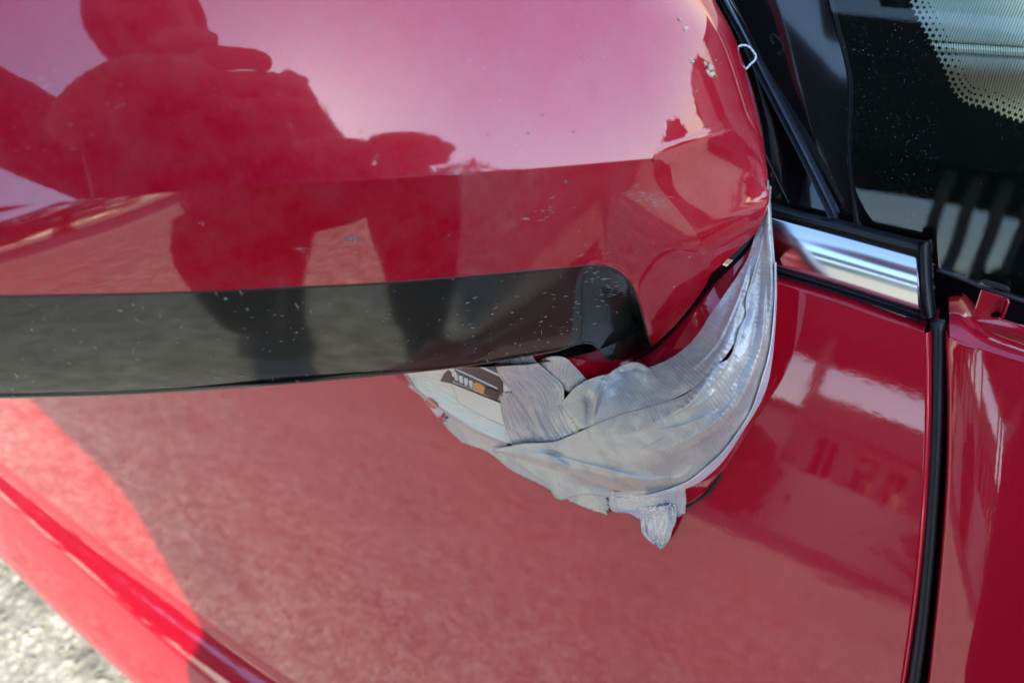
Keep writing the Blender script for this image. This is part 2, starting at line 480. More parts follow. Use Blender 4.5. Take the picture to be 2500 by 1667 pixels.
# front fender
def fend(name='front_fender'):
    fe_px = [(2316, 832), (2322, 900), (2324, 981), (2322, 1100), (2316, 1240), (2302, 1416), (2282, 1620), (2270, 1720)]
    fp = np.array([skin(*p) for p in fe_px]); fz = np.polyfit(fp[:, 2], fp[:, 0], 3)
    s2 = [(2319, 827), (2334, 835), (2410, 859), (2500, 887), (2640, 930)]
    sp = np.array([skin(*p) for p in s2]); b2 = np.polyfit(sp[:, 0], sp[:, 2], 1)
    zlo = .30; nv, nu = 60, 40
    G = np.zeros((nv, nu+4, 3))
    for j in range(nv):
        tv = 1 - (1 - j/(nv-1))**1.3
        for i in range(nu):
            u = i/(nu-1); x = .0
            for _ in range(4):
                zt = np.polyval(b2, x); z = zlo + tv*(zt - zlo)
                zz = min(max(z, fp[:, 2].min()), fp[:, 2].max()); xl = np.polyval(fz, zz) - .10*max(0, fp[:, 2].min() - z)
                x = xl + u*(.75 - xl)
            G[j, i+4] = (x, y_side(x, z) + .0006, z)
        e = G[j, 4]
        for q, (ddx, ddy) in enumerate(((.0012, .0006), (.0024, .0024), (.0028, .007), (.0022, .018))):
            G[j, 3-q] = e + np.array([-ddx, ddy, 0])
    grid_obj(name, G, PAINT, car)
    # its top, rolling in to the cowl
    offs = (0, .0004, .003, .010, .022, .034)
    A = s2
    B = [(2316, 716), (2334, 712), (2410, 775), (2500, 812), (2640, 868)]
    rows = []
    for k, t in enumerate((0, .08, .3, .6, .85, 1.0)):
        rows.append([(a[0]+(b[0]-a[0])*t, a[1]+(b[1]-a[1])*t, dd(a[0], a[1]+(b[1]-a[1])*t) + offs[k]) for a, b in zip(A, B)])
    grid_obj('fender_top', to_world(surf(rows, 30, 16)), PAINT, car)
fend()

# weatherstrip in the shut line and a black sheet painting the shade behind it
strip_px = [(2289, 782), (2290, 830), (2288, 920), (2286, 1008), (2282, 1110), (2276, 1212), (2263, 1382), (2246, 1552), (2230, 1661), (2218, 1740)]
P = crom([tuple(skin(*p, off=.0045)) for p in strip_px], 60)
tube('door_seal', P, .0027, RUBBER, car, 12)
back = [[(2240, 700, dd(2240, 700)+.028), (2240, 1000, dd(2240, 1000)+.020), (2205, 1400, dd(2205, 1400)+.020), (2170, 1720, dd(2170, 1720)+.02)],
        [(2350, 700, dd(2350, 700)+.028), (2350, 1000, dd(2350, 1000)+.020), (2330, 1400, dd(2330, 1400)+.020), (2300, 1720, dd(2300, 1720)+.02)]]
grid_obj('shut_line_shade', to_world(surf(back, 20, 4)), VOIDM, car)

# ------------------------------------------------------------------ window trim, pillar, glass
def band(name, top, bot, mat, off, bulge, parent=car, nu=60, nv=14, solid=None, fn=None, shape=None):
    rows = []
    for k in range(7):
        t = k/6; bl = bulge*(4*t*(1-t) if shape is None else shape(t))
        rows.append([(a[0]+(b[0]-a[0])*t, a[1]+(b[1]-a[1])*t, (fn or dd)(a[0]+(b[0]-a[0])*t, a[1]+(b[1]-a[1])*t) + off - bl) for a, b in zip(top, bot)])
    o = grid_obj(name, to_world(surf(rows, nu, nv)), mat, parent)
    if solid: mods(o, solid=solid)
    return o
ch_t = [(1874, 523), (1900, 530), (1960, 546), (2100, 584), (2242, 623)]
ch_b = [(1876, 648), (1902, 656), (1960, 672), (2100, 715), (2247, 763)]
band('chrome_strip', ch_t, ch_b, CHROME, .006, .0030, solid=.002)
band('window_seal', [(1868, 489), (1900, 499), (1960, 517), (2050, 537), (2150, 562), (2240, 584), (2262, 588)],
     [(1870, 524), (1902, 533), (1960, 548), (2050, 572), (2150, 600), (2236, 622), (2262, 630)], RUBBER, .010, .006, solid=.003)
band('lower_seal', [(1878, 647), (1902, 654), (1960, 670), (2100, 713), (2249, 763)],
     [(1880, 663), (1904, 670), (1960, 686), (2100, 729), (2262, 782)], RUBBER, .0095, .0035, solid=.003)
# ribbed end cap with its torn lip
ec = thing
band('seal_end_cap', [(2240, 600), (2242, 640), (2245, 700), (2250, 745), (2258, 775)], [(2272, 588), (2272, 640), (2275, 700), (2279, 745), (2281, 776)], RUBBER, .005, .004, nu=30, nv=14, solid=.004)
rl = random.Random(5)
lip_o = [(2268+rl.uniform(-3, 4)+(12 if 640 < y < 735 else 6), y) for y in range(586, 780, 6)]
lip_i = [(2264, y) for y in range(586, 780, 6)]
band('torn_seal_lip', lip_i, lip_o, RUBBER, .0085, .001, nu=90, nv=6, solid=.0015)

# quarter window behind the mirror
qw = [(1690, -60), (1700, 60), (1760, 240), (1810, 420), (1840, 520)]
qr = [(1770, -60), (1812, 80), (1890, 240), (1960, 380), (2032, 530)]
band('quarter_window', qw, qr, GLOSSB, .016, 0, nu=40, nv=10)
lt = crom([tuple(skin(*p, off=.0150)) for p in ((1850, 335), (1871, 383), (1898, 440), (1926, 497))], 20)
tube('window_edge_line', lt, .00035, PILLAR, car, 6)
band('pillar_trim', [(1732, -40), (1756, 10), (1801, 80), (1836, 150), (1884, 242), (1948, 367), (2015, 497), (2030, 526)],
     [(1762, -40), (1787, 6), (1829, 89), (1862, 160), (1912, 257), (1975, 378), (2034, 502), (2046, 530)], PILLAR, .012, .0055, nu=60, nv=16, solid=.003)
# glass plane, turned a little towards the nose
NW = np.array([.06, -.92, .39]); NW /= np.linalg.norm(NW)
PW = Wp(2345, 675, dd(2345, 675) + .014)
def dg(px, py):
    r = M @ np.array([(px-CX)/F_PX, (py-CY)/F_PX, 1]); return float(np.dot(NW, PW - CAM) / np.dot(NW, r))
vline = [(2012, -60), (2027, 16), (2040, 73), (2059, 143), (2070, 214), (2069, 271), (2067, 351), (2070, 415), (2080, 500), (2090, 580)]
band('pillar_panel', [(1760, -60), (1790, 0), (1830, 80), (1866, 155), (1900, 222), (1926, 273), (1966, 351), (1990, 415), (2030, 500), (2060, 580)], vline, GLOSSB, .006, .0004, nu=50, nv=12, fn=dg)
gr_ = [(p[0]-1, p[1]) for p in vline]
P = crom([tuple(Wp(p[0]+7, p[1], dg(*p)+.003)) for p in vline], 50)
tube('windshield_seal', P, .0011, RUBBER, car, 8)

# windshield: clear sheet, black frit behind it, dots at the frit's edge
GLASS = Mat('green_tinted_glass'); GLASS.t.nodes.remove(GLASS.b)
tr = GLASS.n('ShaderNodeBsdfTransparent'); tr.inputs[0].default_value = (.74, .90, .80, 1)
gl = GLASS.n('ShaderNodeBsdfGlossy'); gl.inputs['Roughness'].default_value = .015
fr = GLASS.n('ShaderNodeFresnel'); fr.inputs[0].default_value = 1.55
df = GLASS.n('ShaderNodeBsdfDiffuse'); df.inputs[0].default_value = (.75, .74, .66, 1)
mx = GLASS.n('ShaderNodeMixShader'); mx2 = GLASS.n('ShaderNodeMixShader')
GLASS.l(fr.outputs[0], mx.inputs[0]); GLASS.l(tr.outputs[0], mx.inputs[1]); GLASS.l(gl.outputs[0], mx.inputs[2])
co = GLASS.coord(); sp = GLASS.ramp(GLASS.vor(co, 700), [(0, 1), (.06, .9), (.2, 0)])
sg = GLASS.ramp(GLASS.noise(co, 26, 4), [(.42, .0), (.8, .5)])
GLASS.l(GLASS.math('MULTIPLY', sp, sg), mx2.inputs[0]); GLASS.l(mx.outputs[0], mx2.inputs[1]); GLASS.l(df.outputs[0], mx2.inputs[2])
GLASS.l(mx2.outputs[0], GLASS.o.inputs[0])
gb = [(2012, -60), (2027, 16), (2044, 73), (2063, 143), (2074, 214), (2073, 271), (2072, 351), (2076, 415), (2160, 575), (2289, 655), (2345, 675), (2399, 697), (2500, 731), (2650, 785)]
gt = [(2700, -60), (2700, 0), (2700, 60), (2700, 120), (2700, 200), (2700, 260), (2700, 320), (2700, 400), (2700, 560), (2700, 640), (2700, 660), (2700, 690), (2700, 735), (2700, 800)]
ws = band('windshield', gb, gt, GLASS.m, 0, 0, nu=60, nv=8, fn=dg)
# polished lower edge of the glass
P = crom([tuple(Wp(p[0], p[1]+1, dg(*p)+.001)) for p in gb[9:]], 24); tube('glass_edge', P, .0012, PILLAR, ws, 8)
frb = [(2190, -120), (2219, 0), (2228, 29), (2247, 64), (2267, 99), (2289, 143), (2305, 175), (2321, 217), (2353, 252), (2413, 268), (2461, 290), (2500, 303), (2700, 370)]
fro = [(1990, -120), (2020, 0), (2034, 60), (2050, 110), (2060, 150), (2071, 214), (2071, 300), (2072, 400), (2110, 560), (2250, 650), (2345, 678), (2500, 735), (2700, 805)]
band('frit_border', fro, frb, FRIT, .0035, 0, nu=80, nv=10, fn=dg, parent=ws)
fc = crom(frb[:-1], 2000); al = np.concatenate([[0], np.cumsum(np.linalg.norm(np.diff(fc, axis=0), axis=1))])
dv, dfc = [], []
for rowi, (offp, rad) in enumerate(((1, 6.6), (15, 4.8), (30, 3.5), (44, 2.4))):
    s = 8 + (8.2 if rowi % 2 else 0)
    while s < al[-1] - 2:
        i = int(np.searchsorted(al, s)); i = min(max(i, 1), len(fc)-2); t = fc[i+1]-fc[i-1]; t /= np.linalg.norm(t); nrm = np.array([t[1], -t[0]])
        c = fc[i] + nrm*offp; b = len(dv)
        for q in range(10):
            x, y = c[0]+rad*math.cos(q*PI/5), c[1]+rad*math.sin(q*PI/5)
            dv.append(Wp(x, y, dg(x, y)+.0032))
        dfc.append(tuple(range(b, b+10))); s += 16.4
o = obj('frit_dots', dv, dfc, FRIT, ws, smooth=False); o['kind'] = 'stuff'

# dashboard under the glass
def ddash(px, py): return dg(px, py) + .085
rows = []
for y, o_ in ((-120, .012), (-40, .006), (40, .002), (96, .001), (108, .004), (116, .003), (124, .004), (140, .001), (172, .004), (205, .016), (260, .040), (420, .09)):
    rows.append([(x, y + (x-2300)*.06, ddash(x, y) + o_) for x in (1900, 2100, 2300, 2500, 2800)])
dash = grid_obj('dashboard', to_world(surf(rows, 50, 90)), DASH, car)
sv, sf = [], []
for k in range(90):
    x = 2235 + k*6.0; y = 117 + (x-2300)*.06
    d0 = ddash(x, 112) - .0003
    a, b = Wp(x, y-12, d0+.0012), Wp(x+1.5, y+9, d0+.0005); c0 = Wp(x+.8, y-1, d0-.0012); wv_ = rgt*.00028
    i0 = len(sv); sv += [a-wv_, a+wv_, c0+wv_*1.5, c0-wv_*1.5, b-wv_, b+wv_]; sf += [(i0, i0+1, i0+2, i0+3), (i0+3, i0+2, i0+5, i0+4)]
o = obj('dash_stitching', sv, sf, STITCH, dash); o['kind'] = 'stuff'

# black sheet painting shade in the cowl gap; clip and red bracket
rows = [[(2255, 640, .0), (2350, 668, 0), (2450, 705, 0), (2700, 790, 0)], [(2255, 745, 0), (2350, 780, 0), (2450, 830, 0), (2700, 930, 0)]]
rows = [[(x, y, dd(x, y) + .040) for x, y, _ in r] for r in rows]
grid_obj('cowl_gap_shade', to_world(surf(rows, 20, 6)), VOIDM, car)
prism('cowl_clip', [(2399, 681), (2420, 685), (2458, 697), (2467, 705), (2466, 713), (2399, 695)], 0, .004, RUBBER, car, .0006, fn=lambda x, y: dg(x, y) - .0035)
bk = prism('fender_bracket', [(2395, 706), (2452, 725), (2458, 733), (2442, 779), (2449, 779), (2560, 815), (2560, 842), (2371, 782)], 0, .0016, PAINT, car, .0004, fn=lambda x, y: dd(x, y) + .013 - (.0006 if y < 760 else 0))
prism('bracket_flange', [(2453, 724), (2463, 730), (2465, 740), (2450, 777), (2444, 777), (2459, 736)], 0, .007, PAINT, bk, .0004, fn=lambda x, y: dd(x, y) + .0095)
c = Wp(2437, 768, dd(2437, 768)+.0115); tube('bracket_hole', [c, c + fwd*.003], .0011, VOIDM, bk, 12)

# roof, far body: what a step to the side would show
rows = [[(1500, 480, 0), (1700, -60, 0), (1500, -700, 0)], [(2700, 820, 0), (2900, -60, 0), (2700, -700, 0)]]
V, Fc = boxmesh((XR, P0[1] + .32, .25), (.75, P0[1] + 1.3, .88)); box('car_floor', (XR, P0[1] + .25, .22), (.75, P0[1] + 1.4, .60), VOIDM, car)

# ------------------------------------------------------------------ the wing mirror
mir = thing('wing_mirror', tuple(Wp(900, 500, .29)), 'large red wing mirror with black lower trim, held on by grey tape', 'wing mirror')
# shell depth: an upper face square to the line of sight at QM, then a front band and trim that turn under
QM = (680., 340.); QX, QY = (QM[0]-CX)/F_PX, (QM[1]-CY)/F_PX; DQ = .214
RXm, RYm = .55, .33
def z_up(px, py):
    ax_, ay = (px-CX)/F_PX, (py-CY)/F_PX; z = DQ
    for _ in range(12):
        x, y = ax_*z, ay*z; dx, dy = x - QX*DQ, y - QY*DQ
        z = DQ - QX*dx - QY*dy + .5*dx*dx/RXm + .5*dy*dy/RYm
    return z
crs = np.array([(-700, 580), (-300, 530), (0, 505), (300, 480), (600, 455), (900, 440), (1060, 428), (1300, 412), (1500, 396), (1592, 388), (1760, 372), (1900, 360)], float)
def y_cr(px): return float(np.interp(px, crs[:, 0], crs[:, 1]))
T_PROF = [(0, 23), (.035, 32), (.07, 37), (.11, 43), (.2, 50)]        # tilt (degrees) by metres below the crease
def z_dn(px, py):
    yc = y_cr(px); z = z_up(px, yc); n = 24; y = yc
    base = math.atan(-QY + ((yc-CY)/F_PX*z - QY*DQ)/RYm)
    soft = min(1, max(0, (px + 200)/900))
    s = 0
    for k in range(n):
        step = (py - yc)/n
        til = base + math.radians(np.interp(s, [q[0] for q in T_PROF], [q[1] for q in T_PROF]))*(1 - (1-soft)*.75*math.exp(-s/.010))
        # one pixel step down: dy_m = z*step/F + ay*dz ; dz = tan(til)*dy_m
        ay = (y-CY)/F_PX; tt = math.tan(min(til, 1.35)); dy = (z*step/F_PX)/(1 - ay*tt)
        z += tt*dy; y += step; s += dy/math.cos(min(til, 1.3))
    return z
def z_front(px, py):
    z = z_up(px, py) if py <= y_cr(px) else z_dn(px, py)
    if py > y_cr(px): z += .17*(min(px, 1480) - 700)/F_PX*.26*(py - y_cr(px))/500
    if px > 1385 and py > ytt_(px) - 14: z += .020*((px-1385)/190)**2*min(1, (py - ytt_(px) + 14)/60)
    if px > 1480 and py > y_cr(px): z -= .012*min(1, (px-1480)/250)*min(1, (py - y_cr(px))/200)
    return z
ytt_ = lambda x: float(np.interp(x, [1300, 1450, 1500, 1540, 1562, 1600], [660, 648, 657, 690, 745, 900]))
def row_front(y0s, ends, off=0):
    return None
XL = (-520, -300, 0, 300, 600, 900, 1150, 1350, 1450)
def seg(yf, ends): return [(x, yf(x)) for x in XL] + ends
upr = []
right_top = crom([(1455, -260), (1490, -130), (1530, 0), (1560, 100), (1590, 220), (1604, 320), (1606, 352), (1597, 380), (1592, 388)], 60)
def xr_at(y): 
    o_ = np.argsort(right_top[:, 1]); return float(np.interp(y, right_top[o_, 1], right_top[o_, 0]))
trim_top = np.array([(-520, 722), (-300, 723), (0, 721), (300, 716), (640, 704), (900, 692), (1060, 681), (1300, 660), (1450, 648)])
ytt = lambda x: float(np.interp(x, trim_top[:, 0], trim_top[:, 1]))
trim_bot = np.array([(-520, 962), (-300, 969), (0, 968), (200, 965), (425, 954), (700, 933), (960, 910), (1150, 888), (1340, 857), (1450, 838)])
ytb = lambda x: float(np.interp(x, trim_bot[:, 0], trim_bot[:, 1]))
for tt in (-1, -.8, -.6, -.4, -.25, -.12, -.05, -.015):
    row = []
    for x in XL:
        yc = y_cr(x); row.append((x, yc + (yc + 260)*tt))
    yq = 388 + (388 + 260)*tt; row.append((1530 - 40*(1-1), yq)) if False else None
    yr = 388 + 648*tt; row.append((xr_at(yr)-40, yr+2)); row.append((xr_at(yr), yr))
    upr.append(row)
def low(t, ends):
    return [(x, y_cr(x) + (ytt(x)-y_cr(x))*t) for x in XL] + ends
lows = [low(.0, [(1540, 393), (1592, 388)]), low(.03, [(1545, 402), (1594, 398)]), low(.08, [(1545, 412), (1597, 412)]), low(.25, [(1550, 450), (1606, 452)]),
        low(.52, [(1570, 535), (1640, 552), (1701, 573)]), low(.78, [(1530, 600), (1620, 612), (1690, 640), (1734, 668)]),
        low(.93, [(1500, 640), (1565, 668), (1610, 720), (1662, 778)]), low(1.0, [(1500, 655), (1538, 690), (1562, 745), (1580, 810), (1593, 845)])]
Gp = surf(upr + lows, 150, 130)
Gf = with_depth(Gp, z_front)
# keep rows near the crease fine
shell = grid_obj('mirror_cap', to_world(Gf), PAINT_W, mir)

# inner-end face, turning away towards the window
lb = [(1455, -260), (1490, -130), (1530, 0), (1560, 100), (1590, 220), (1606, 352), (1592, 388), (1606, 452), (1701, 573), (1734, 668)]
rb = [(1660, -260), (1700, -120), (1745, 0), (1788, 80), (1824, 180), (1856, 300), (1868, 380), (1876, 440), (1876, 500), (1846, 570)]
colr = Gp[:, -1, :2]; kend = int(np.argmin(((colr - np.array([1734, 668]))**2).sum(1)))
lb, rb = crom(colr[:kend+1], 40), crom(rb, 40)
lb[0] = colr[0]; lb[-1] = colr[kend]
rows = []
for t in (0, .05, .12, .25, .4, .55, .7, .83, .92, .97, 1.0):
    row = []
    for k, (a, b) in enumerate(zip(lb, rb)):
        z0 = z_front(*a); D = .036 if k < 26 else .036 - .040*((k-26)/13)
        px, py = a + (b-a)*t
        c_ = max(0, (k - 26)/13)
        row.append((px, py, z0 + D*((.44 + .56*c_)*t + .56*(1 - c_)*(1 - math.sqrt(max(0, 1-t*t*.999))))))
    rows.append(row)
Gs = surf(rows, 120, 50)
grid_obj('cap_end_face', to_world(Gs), PAINT_W, mir)
# lower lobe between the end face and the seam
lb2 = crom([(1701, 573), (1734, 668), (1662, 778), (1593, 845)], 30)
# black trim under the cap
tr_rows = []
for t in (0, .03, .12, .3, .5, .7, .86, .95, 1.0):
    row = [(x, ytt(x) + (ytb(x)-ytt(x))*t) for x in XL]
    e0 = [(1500, 657), (1538, 690), (1562, 745), (1580, 810), (1590, 842)]
    e1 = [(1480, 868), (1500, 878), (1530, 876), (1565, 862), (1588, 848)]
    row += [(a[0]+(b[0]-a[0])*t, a[1]+(b[1]-a[1])*t) for a, b in zip(e0, e1)]
    tr_rows.append(row)
Gt = with_depth(surf(tr_rows, 150, 50), z_front, .0012)
for j in range(Gt.shape[0]):                                   # the lower edge rolls under
    q = max(0, j/(Gt.shape[0]-1) - .66)/.34
    Gt[j, :, 2] += q**3*.0004
grid_obj('lower_trim', to_world(Gt), TRIM, mir)
# the lip where the trim rolls under and the hollow behind it
lipr = []
for k, (dy, dz) in enumerate(((0, .0), (5, .0016), (4, .005), (-6, .014), (-14, .03))):
    lipr.append([(x, y + dy, z_front(x, y) + .0012 + dz) for x, y in [(x, ytb(x)) for x in XL] + [(1480, 868), (1500, 878)]])
grid_obj('trim_lip', to_world(surf(lipr, 90, 12)), TRIM, mir)
# outer end and top of the housing, rolling back to the mirror side
def roll(name, E, dx, dy, mat):
    rows = [np.c_[E[:, 0] + dx*a, E[:, 1] + dy*a, E[:, 2] + b] for a, b in ((0, .0), (.45, .002), (.8, .008), (1, .02), (1, .05), (.7, .07), (0, .085))]
    grid_obj(name, to_world(np.stack([np.stack([crom(np.array([r[i] for r in rows]), 16, param=np.arange(7)) for i in range(len(E))], 1)])[0]), mat, mir)
roll('cap_outer_end', Gf[:, 0][::3], -130, 0, PAINT_W)
roll('trim_outer_end', np.r_[Gt[:, 0][::3], Gt[-1:, 0]], -130, -8, TRIM)
roll('cap_top_edge', Gf[0][::3], 0, -110, PAINT_W)
# gasket line between cap and trim
P = crom([tuple(Wp(x, ytt(x), z_front(x, ytt(x))+.0005)) for x in XL] + [tuple(Wp(x, y, z_front(x, y)+.0005)) for x, y in [(1500, 656), (1538, 690), (1562, 745), (1580, 810), (1590, 842)]], 120)
tube('trim_gasket', P, .0006, RUBBER, mir, 8)
# back of the housing with the mirror glass
ring = [(-520, -100), (-300, -260), (300, -260), (900, -260), (1455, -260), (1660, -260), (1745, 0), (1824, 180), (1868, 380), (1866, 500), (1820, 570), (1640, 765), (1470, 850), (960, 905), (425, 950), (0, 964), (-300, 965), (-520, 940)]
def zr(p):
    if p[0] > 1640: return .318 if p[1] > 100 else .304
    return z_front(*p)
rr0 = [(x, y, zr((x, y))) for x, y in ring]
cxr, cyr = 800, 330
rows = []
for sc_, dz in ((1, .0), (1.0, .010), (.97, .03), (.90, .055), (.80, .066)):
    rows.append([(cxr + (x-cxr)*sc_, cyr + (y-cyr)*sc_, z + (.36 - z)*min(1, dz/.066) if dz else z + .001) for x, y, z in rr0 + rr0[:1]])
grid_obj('housing_back', to_world(surf(rows, 80, 14)), TRIM, mir, flip=True)
gl_ = [(cxr + (x-cxr)*.8, cyr + (y-cyr)*.8) for x, y in ring]
prism('mirror_glass', gl_, .358, .003, MIRRORG, mir)

# ------------------------------------------------------------------ mirror foot, seen under tape
ctrl = []
def cp(px, py, d=None, off=0): ctrl.append((px, py, d if d is not None else dd(px, py) + off))
for p in [(1005, 940), (1085, 1030), (1240, 1145), (1350, 1212), (1482, 1256), (1560, 1275), (1640, 1300), (1690, 1235)]: cp(*p, off=-.0015)
cp(1770, 1130, off=-.012); cp(1840, 1000, off=-.018); cp(1885, 860, off=-.016); cp(1896, 720, off=-.014); cp(1890, 600, off=-.015); cp(1880, 480, off=-.012)
cp(1850, 570, off=-.0135); cp(1734, 694, z_front(1715, 685)+.006); cp(1653, 787, z_front(1640, 780)+.006); cp(1592, 850, z_front(1592, 845)+.006)
cp(1500, 890, z_front(1500, 870)+.010); cp(1400, 880, z_front(1400, 850)+.016); cp(1290, 875, z_front(1290, 860)+.022); cp(1200, 885, z_front(1200, 880)+.026); cp(1000, 905, off=-.03)
cp(1480, 1100, off=-.034); cp(1600, 1050, off=-.045); cp(1350, 1050, off=-.022); cp(1700, 960, off=-.048); cp(1780, 860, off=-.04)
C = np.array(ctrl); XY = C[:, :2]/500.
def tps(r2): return np.where(r2 > 1e-12, .5*r2*np.log(np.maximum(r2, 1e-12)), 0)
nC = len(C); K = tps(((XY[:, None] - XY[None])**2).sum(-1)) + np.eye(nC)*.004
Pm = np.c_[np.ones(nC), XY]; A = np.zeros((nC+3, nC+3)); A[:nC, :nC] = K; A[:nC, nC:] = Pm; A[nC:, :nC] = Pm.T
sol = np.linalg.solve(A, np.r_[C[:, 2], 0, 0, 0])
def zb(px, py):
    q = np.array([px, py])/500.; return float(tps(((XY - q)**2).sum(-1)) @ sol[:nC] + sol[nC] + sol[nC+1]*q[0] + sol[nC+2]*q[1])
def zbv(Q):
    q = Q/500.; r2 = ((q[:, None] - XY[None])**2).sum(2)
    return tps(r2) @ sol[:nC] + sol[nC] + q @ sol[nC+1:]
seam = [(1280, 862), (1380, 872), (1440, 882), (1500, 886), (1548, 877), (1592, 851), (1653, 791), (1733, 698), (1844, 577), (1872, 500)]
base = [(1030, 940), (1095, 1030), (1250, 1120), (1400, 1195), (1560, 1240), (1690, 1222), (1790, 1095), (1866, 930), (1886, 800), (1890, 640)]
s_, b_ = crom(seam, 14), crom(base, 14)
rows = [[tuple(s_[k] + (b_[k]-s_[k])*t) for k in range(14)] for t in (0, .2, .4, .6, .8, 1)]
Gb = with_depth(surf(rows, 70, 40), zb, .0022)
foot = grid_obj('mirror_foot', to_world(Gb), PAINT, mir)
# skirt of the foot down to the door and its rubber gasket
rows = [[(p[0], p[1], zb(*p)+.0022) for p in b_], [(p[0]+2, p[1]+3, (zb(*p)+dd(*p))/2+.001) for p in b_], [(p[0]+4, p[1]+6, dd(p[0]+4, p[1]+6)+.002) for p in b_]]
grid_obj('foot_skirt', to_world(surf(rows, 60, 8)), PAINT, mir)
P = crom([tuple(skin(*p, off=-.0002)) for p in [(1640, 1252), (1680, 1233), (1726, 1204), (1762, 1156)]], 40)
tube('foot_gasket', P, .0010, RUBBER, mir, 8)
P = crom([tuple(Wp(p[0], p[1], zb(*p)-.0006)) for p in seam[4:]], 60)
tube('seam_shade', P, .0009, VOIDM, mir, 8)  # dark tube painting the shaded gap between housing and foot

# ------------------------------------------------------------------ indicator lamp in the foot
def zl(px, py): return zb(px, py) - .0012
up = [(985, 906), (1040, 896), (1100, 886), (1160, 878), (1230, 868), (1290, 862)]
lw = [(992, 918), (1020, 950), (1070, 990), (1130, 1030), (1195, 1066), (1262, 1088)]
rows = [[(a[0]+(b[0]-a[0])*t, a[1]+(b[1]-a[1])*t) for a, b in zip(up, lw)] for t in (0, .25, .5, .75, 1)]
Gl = with_depth(surf(rows, 60, 40), zl)
for j in range(40):
    for i in range(60): Gl[j, i, 2] -= .0004*math.sin(j*1.35)
lamp = grid_obj('indicator_lamp', to_world(Gl), LENS, mir)
rim = [(990, 912), (1016, 948), (1066, 989), (1128, 1030), (1192, 1065), (1240, 1084)]
P = crom([tuple(Wp(x, y, zl(x, y)-.0004)) for x, y in rim], 50); tube('lamp_rim', P, .0011, LENSRIM, lamp, 8)
def zl2(o_): return lambda x, y: zl(x, y) - o_*1.4 - .0012
def patch(name, top, bot, off, mat, thick=.0012, n=24, m=12):
    rows = [[(a[0]+(b[0]-a[0])*t, a[1]+(b[1]-a[1])*t) for a, b in zip(top, bot)] for t in (0, .5, 1)]
    G = surf(rows, n, m)[..., :2]; q = G.reshape(-1, 2)
    o = grid_obj(name, to_world(np.dstack([G, (zbv(q) - .0012 - off).reshape(m, n)])), mat, lamp); mods(o, solid=thick); return o
patch('lamp_reflector', [(1106, 896), (1160, 882), (1226, 872)], [(1120, 922), (1165, 940), (1228, 968)], .0014, REFL)
patch('lamp_reflector', [(1084, 912), (1094, 904), (1102, 912)], [(1074, 930), (1090, 934), (1104, 936)], .0012, REFL)
patch('bulb_tray', [(1100, 920), (1150, 938), (1219, 962)], [(1102, 929), (1152, 950), (1216, 977)], .0020, BROWNP)
patch('lamp_window', [(1100, 934), (1150, 955), (1222, 984)], [(1118, 982), (1160, 1008), (1236, 1044)], .0013, LENS)
patch('window_rim', [(1098, 932), (1150, 953), (1222, 982)], [(1098, 935), (1150, 956), (1222, 985)], .0017, REFL, n=20, m=4)
for k in range(4):
    x = 1108 + k*12.0; y = 911 + k*6.0
    patch('bulb_tooth', [(x, y), (x+9, y+3)], [(x+2, y+17), (x+10, y+20)], .0030, WHITEP, n=4, m=5)
patch('amber_bulb', [(1156, 936), (1170, 938), (1184, 946)], [(1154, 948), (1166, 957), (1180, 962)], .0034, AMBER, .002)
patch('bulb_socket', [(1184, 946), (1202, 950), (1219, 958)], [(1181, 961), (1198, 969), (1216, 976)], .0032, BROWNP)
patch('lamp_rib', [(1150, 884), (1190, 902), (1226, 918)], [(1150, 888), (1190, 906), (1226, 923)], .0024, WHITEP, n=16, m=4)
patch('lamp_rib', [(1112, 900), (1160, 922), (1214, 948)], [(1112, 903), (1160, 925), (1214, 951)], .0024, WHITEP, n=16, m=4)
for k in range(4):
    a0, b0 = (1030 + 24*k, 918 + 13*k), (1140 + 26*k, 998 + 14*k)
for k in range(5):
    t = .18 + .17*k
    l0 = [(a_[0]+(b_[0]-a_[0])*t, a_[1]+(b_[1]-a_[1])*t) for a_, b_ in zip([(1010, 905), (1060, 928), (1108, 962), (1160, 996), (1230, 1030)], [(1003, 930), (1054, 976), (1110, 1018), (1170, 1052), (1240, 1080)])]
    patch('lens_rib', l0, [(x+1, y+3.2) for x, y in l0], .0011, LENS, n=40, m=4)

# ------------------------------------------------------------------ duct tape
FOLDS = []
def fold(poly, wid, amp): FOLDS.append((crom(poly, 40), wid, amp))
PLEATS = []
def pleat(poly, amp, tail=30, edge=2.2): PLEATS.append((crom(poly, 40), amp, tail, edge))
def disp(Q):
    """height of creases and pleats over the tape, for an (n,2) array of photo pixels"""
    v = np.zeros(len(Q))
    for P, wd, am in FOLDS:
        d2 = ((Q[:, None] - P[None])**2).sum(2); k = d2.argmin(1); d = np.sqrt(d2[np.arange(len(Q)), k])
        v += 1.5*am*np.exp(-(d/wd)**1.25)*np.minimum(1, 4*np.minimum(k, 39-k)/39 + .05)
    for P, am, tl, eg in PLEATS:
        d2 = ((Q[:, None] - P[None])**2).sum(2); k = d2.argmin(1); T = np.gradient(P, axis=0); T /= np.linalg.norm(T, axis=1)[:, None]
        df = Q - P[k]; sd = T[k, 0]*df[:, 1] - T[k, 1]*df[:, 0]; along = np.abs((df*T[k]).sum(1))
        v += 1.7*am*(.5 + .5*np.tanh(sd/eg))*np.exp(-np.maximum(sd, 0)/tl)*np.minimum(1, 3*np.minimum(k, 39-k)/39)*np.exp(-(along/14)**2)
    return v
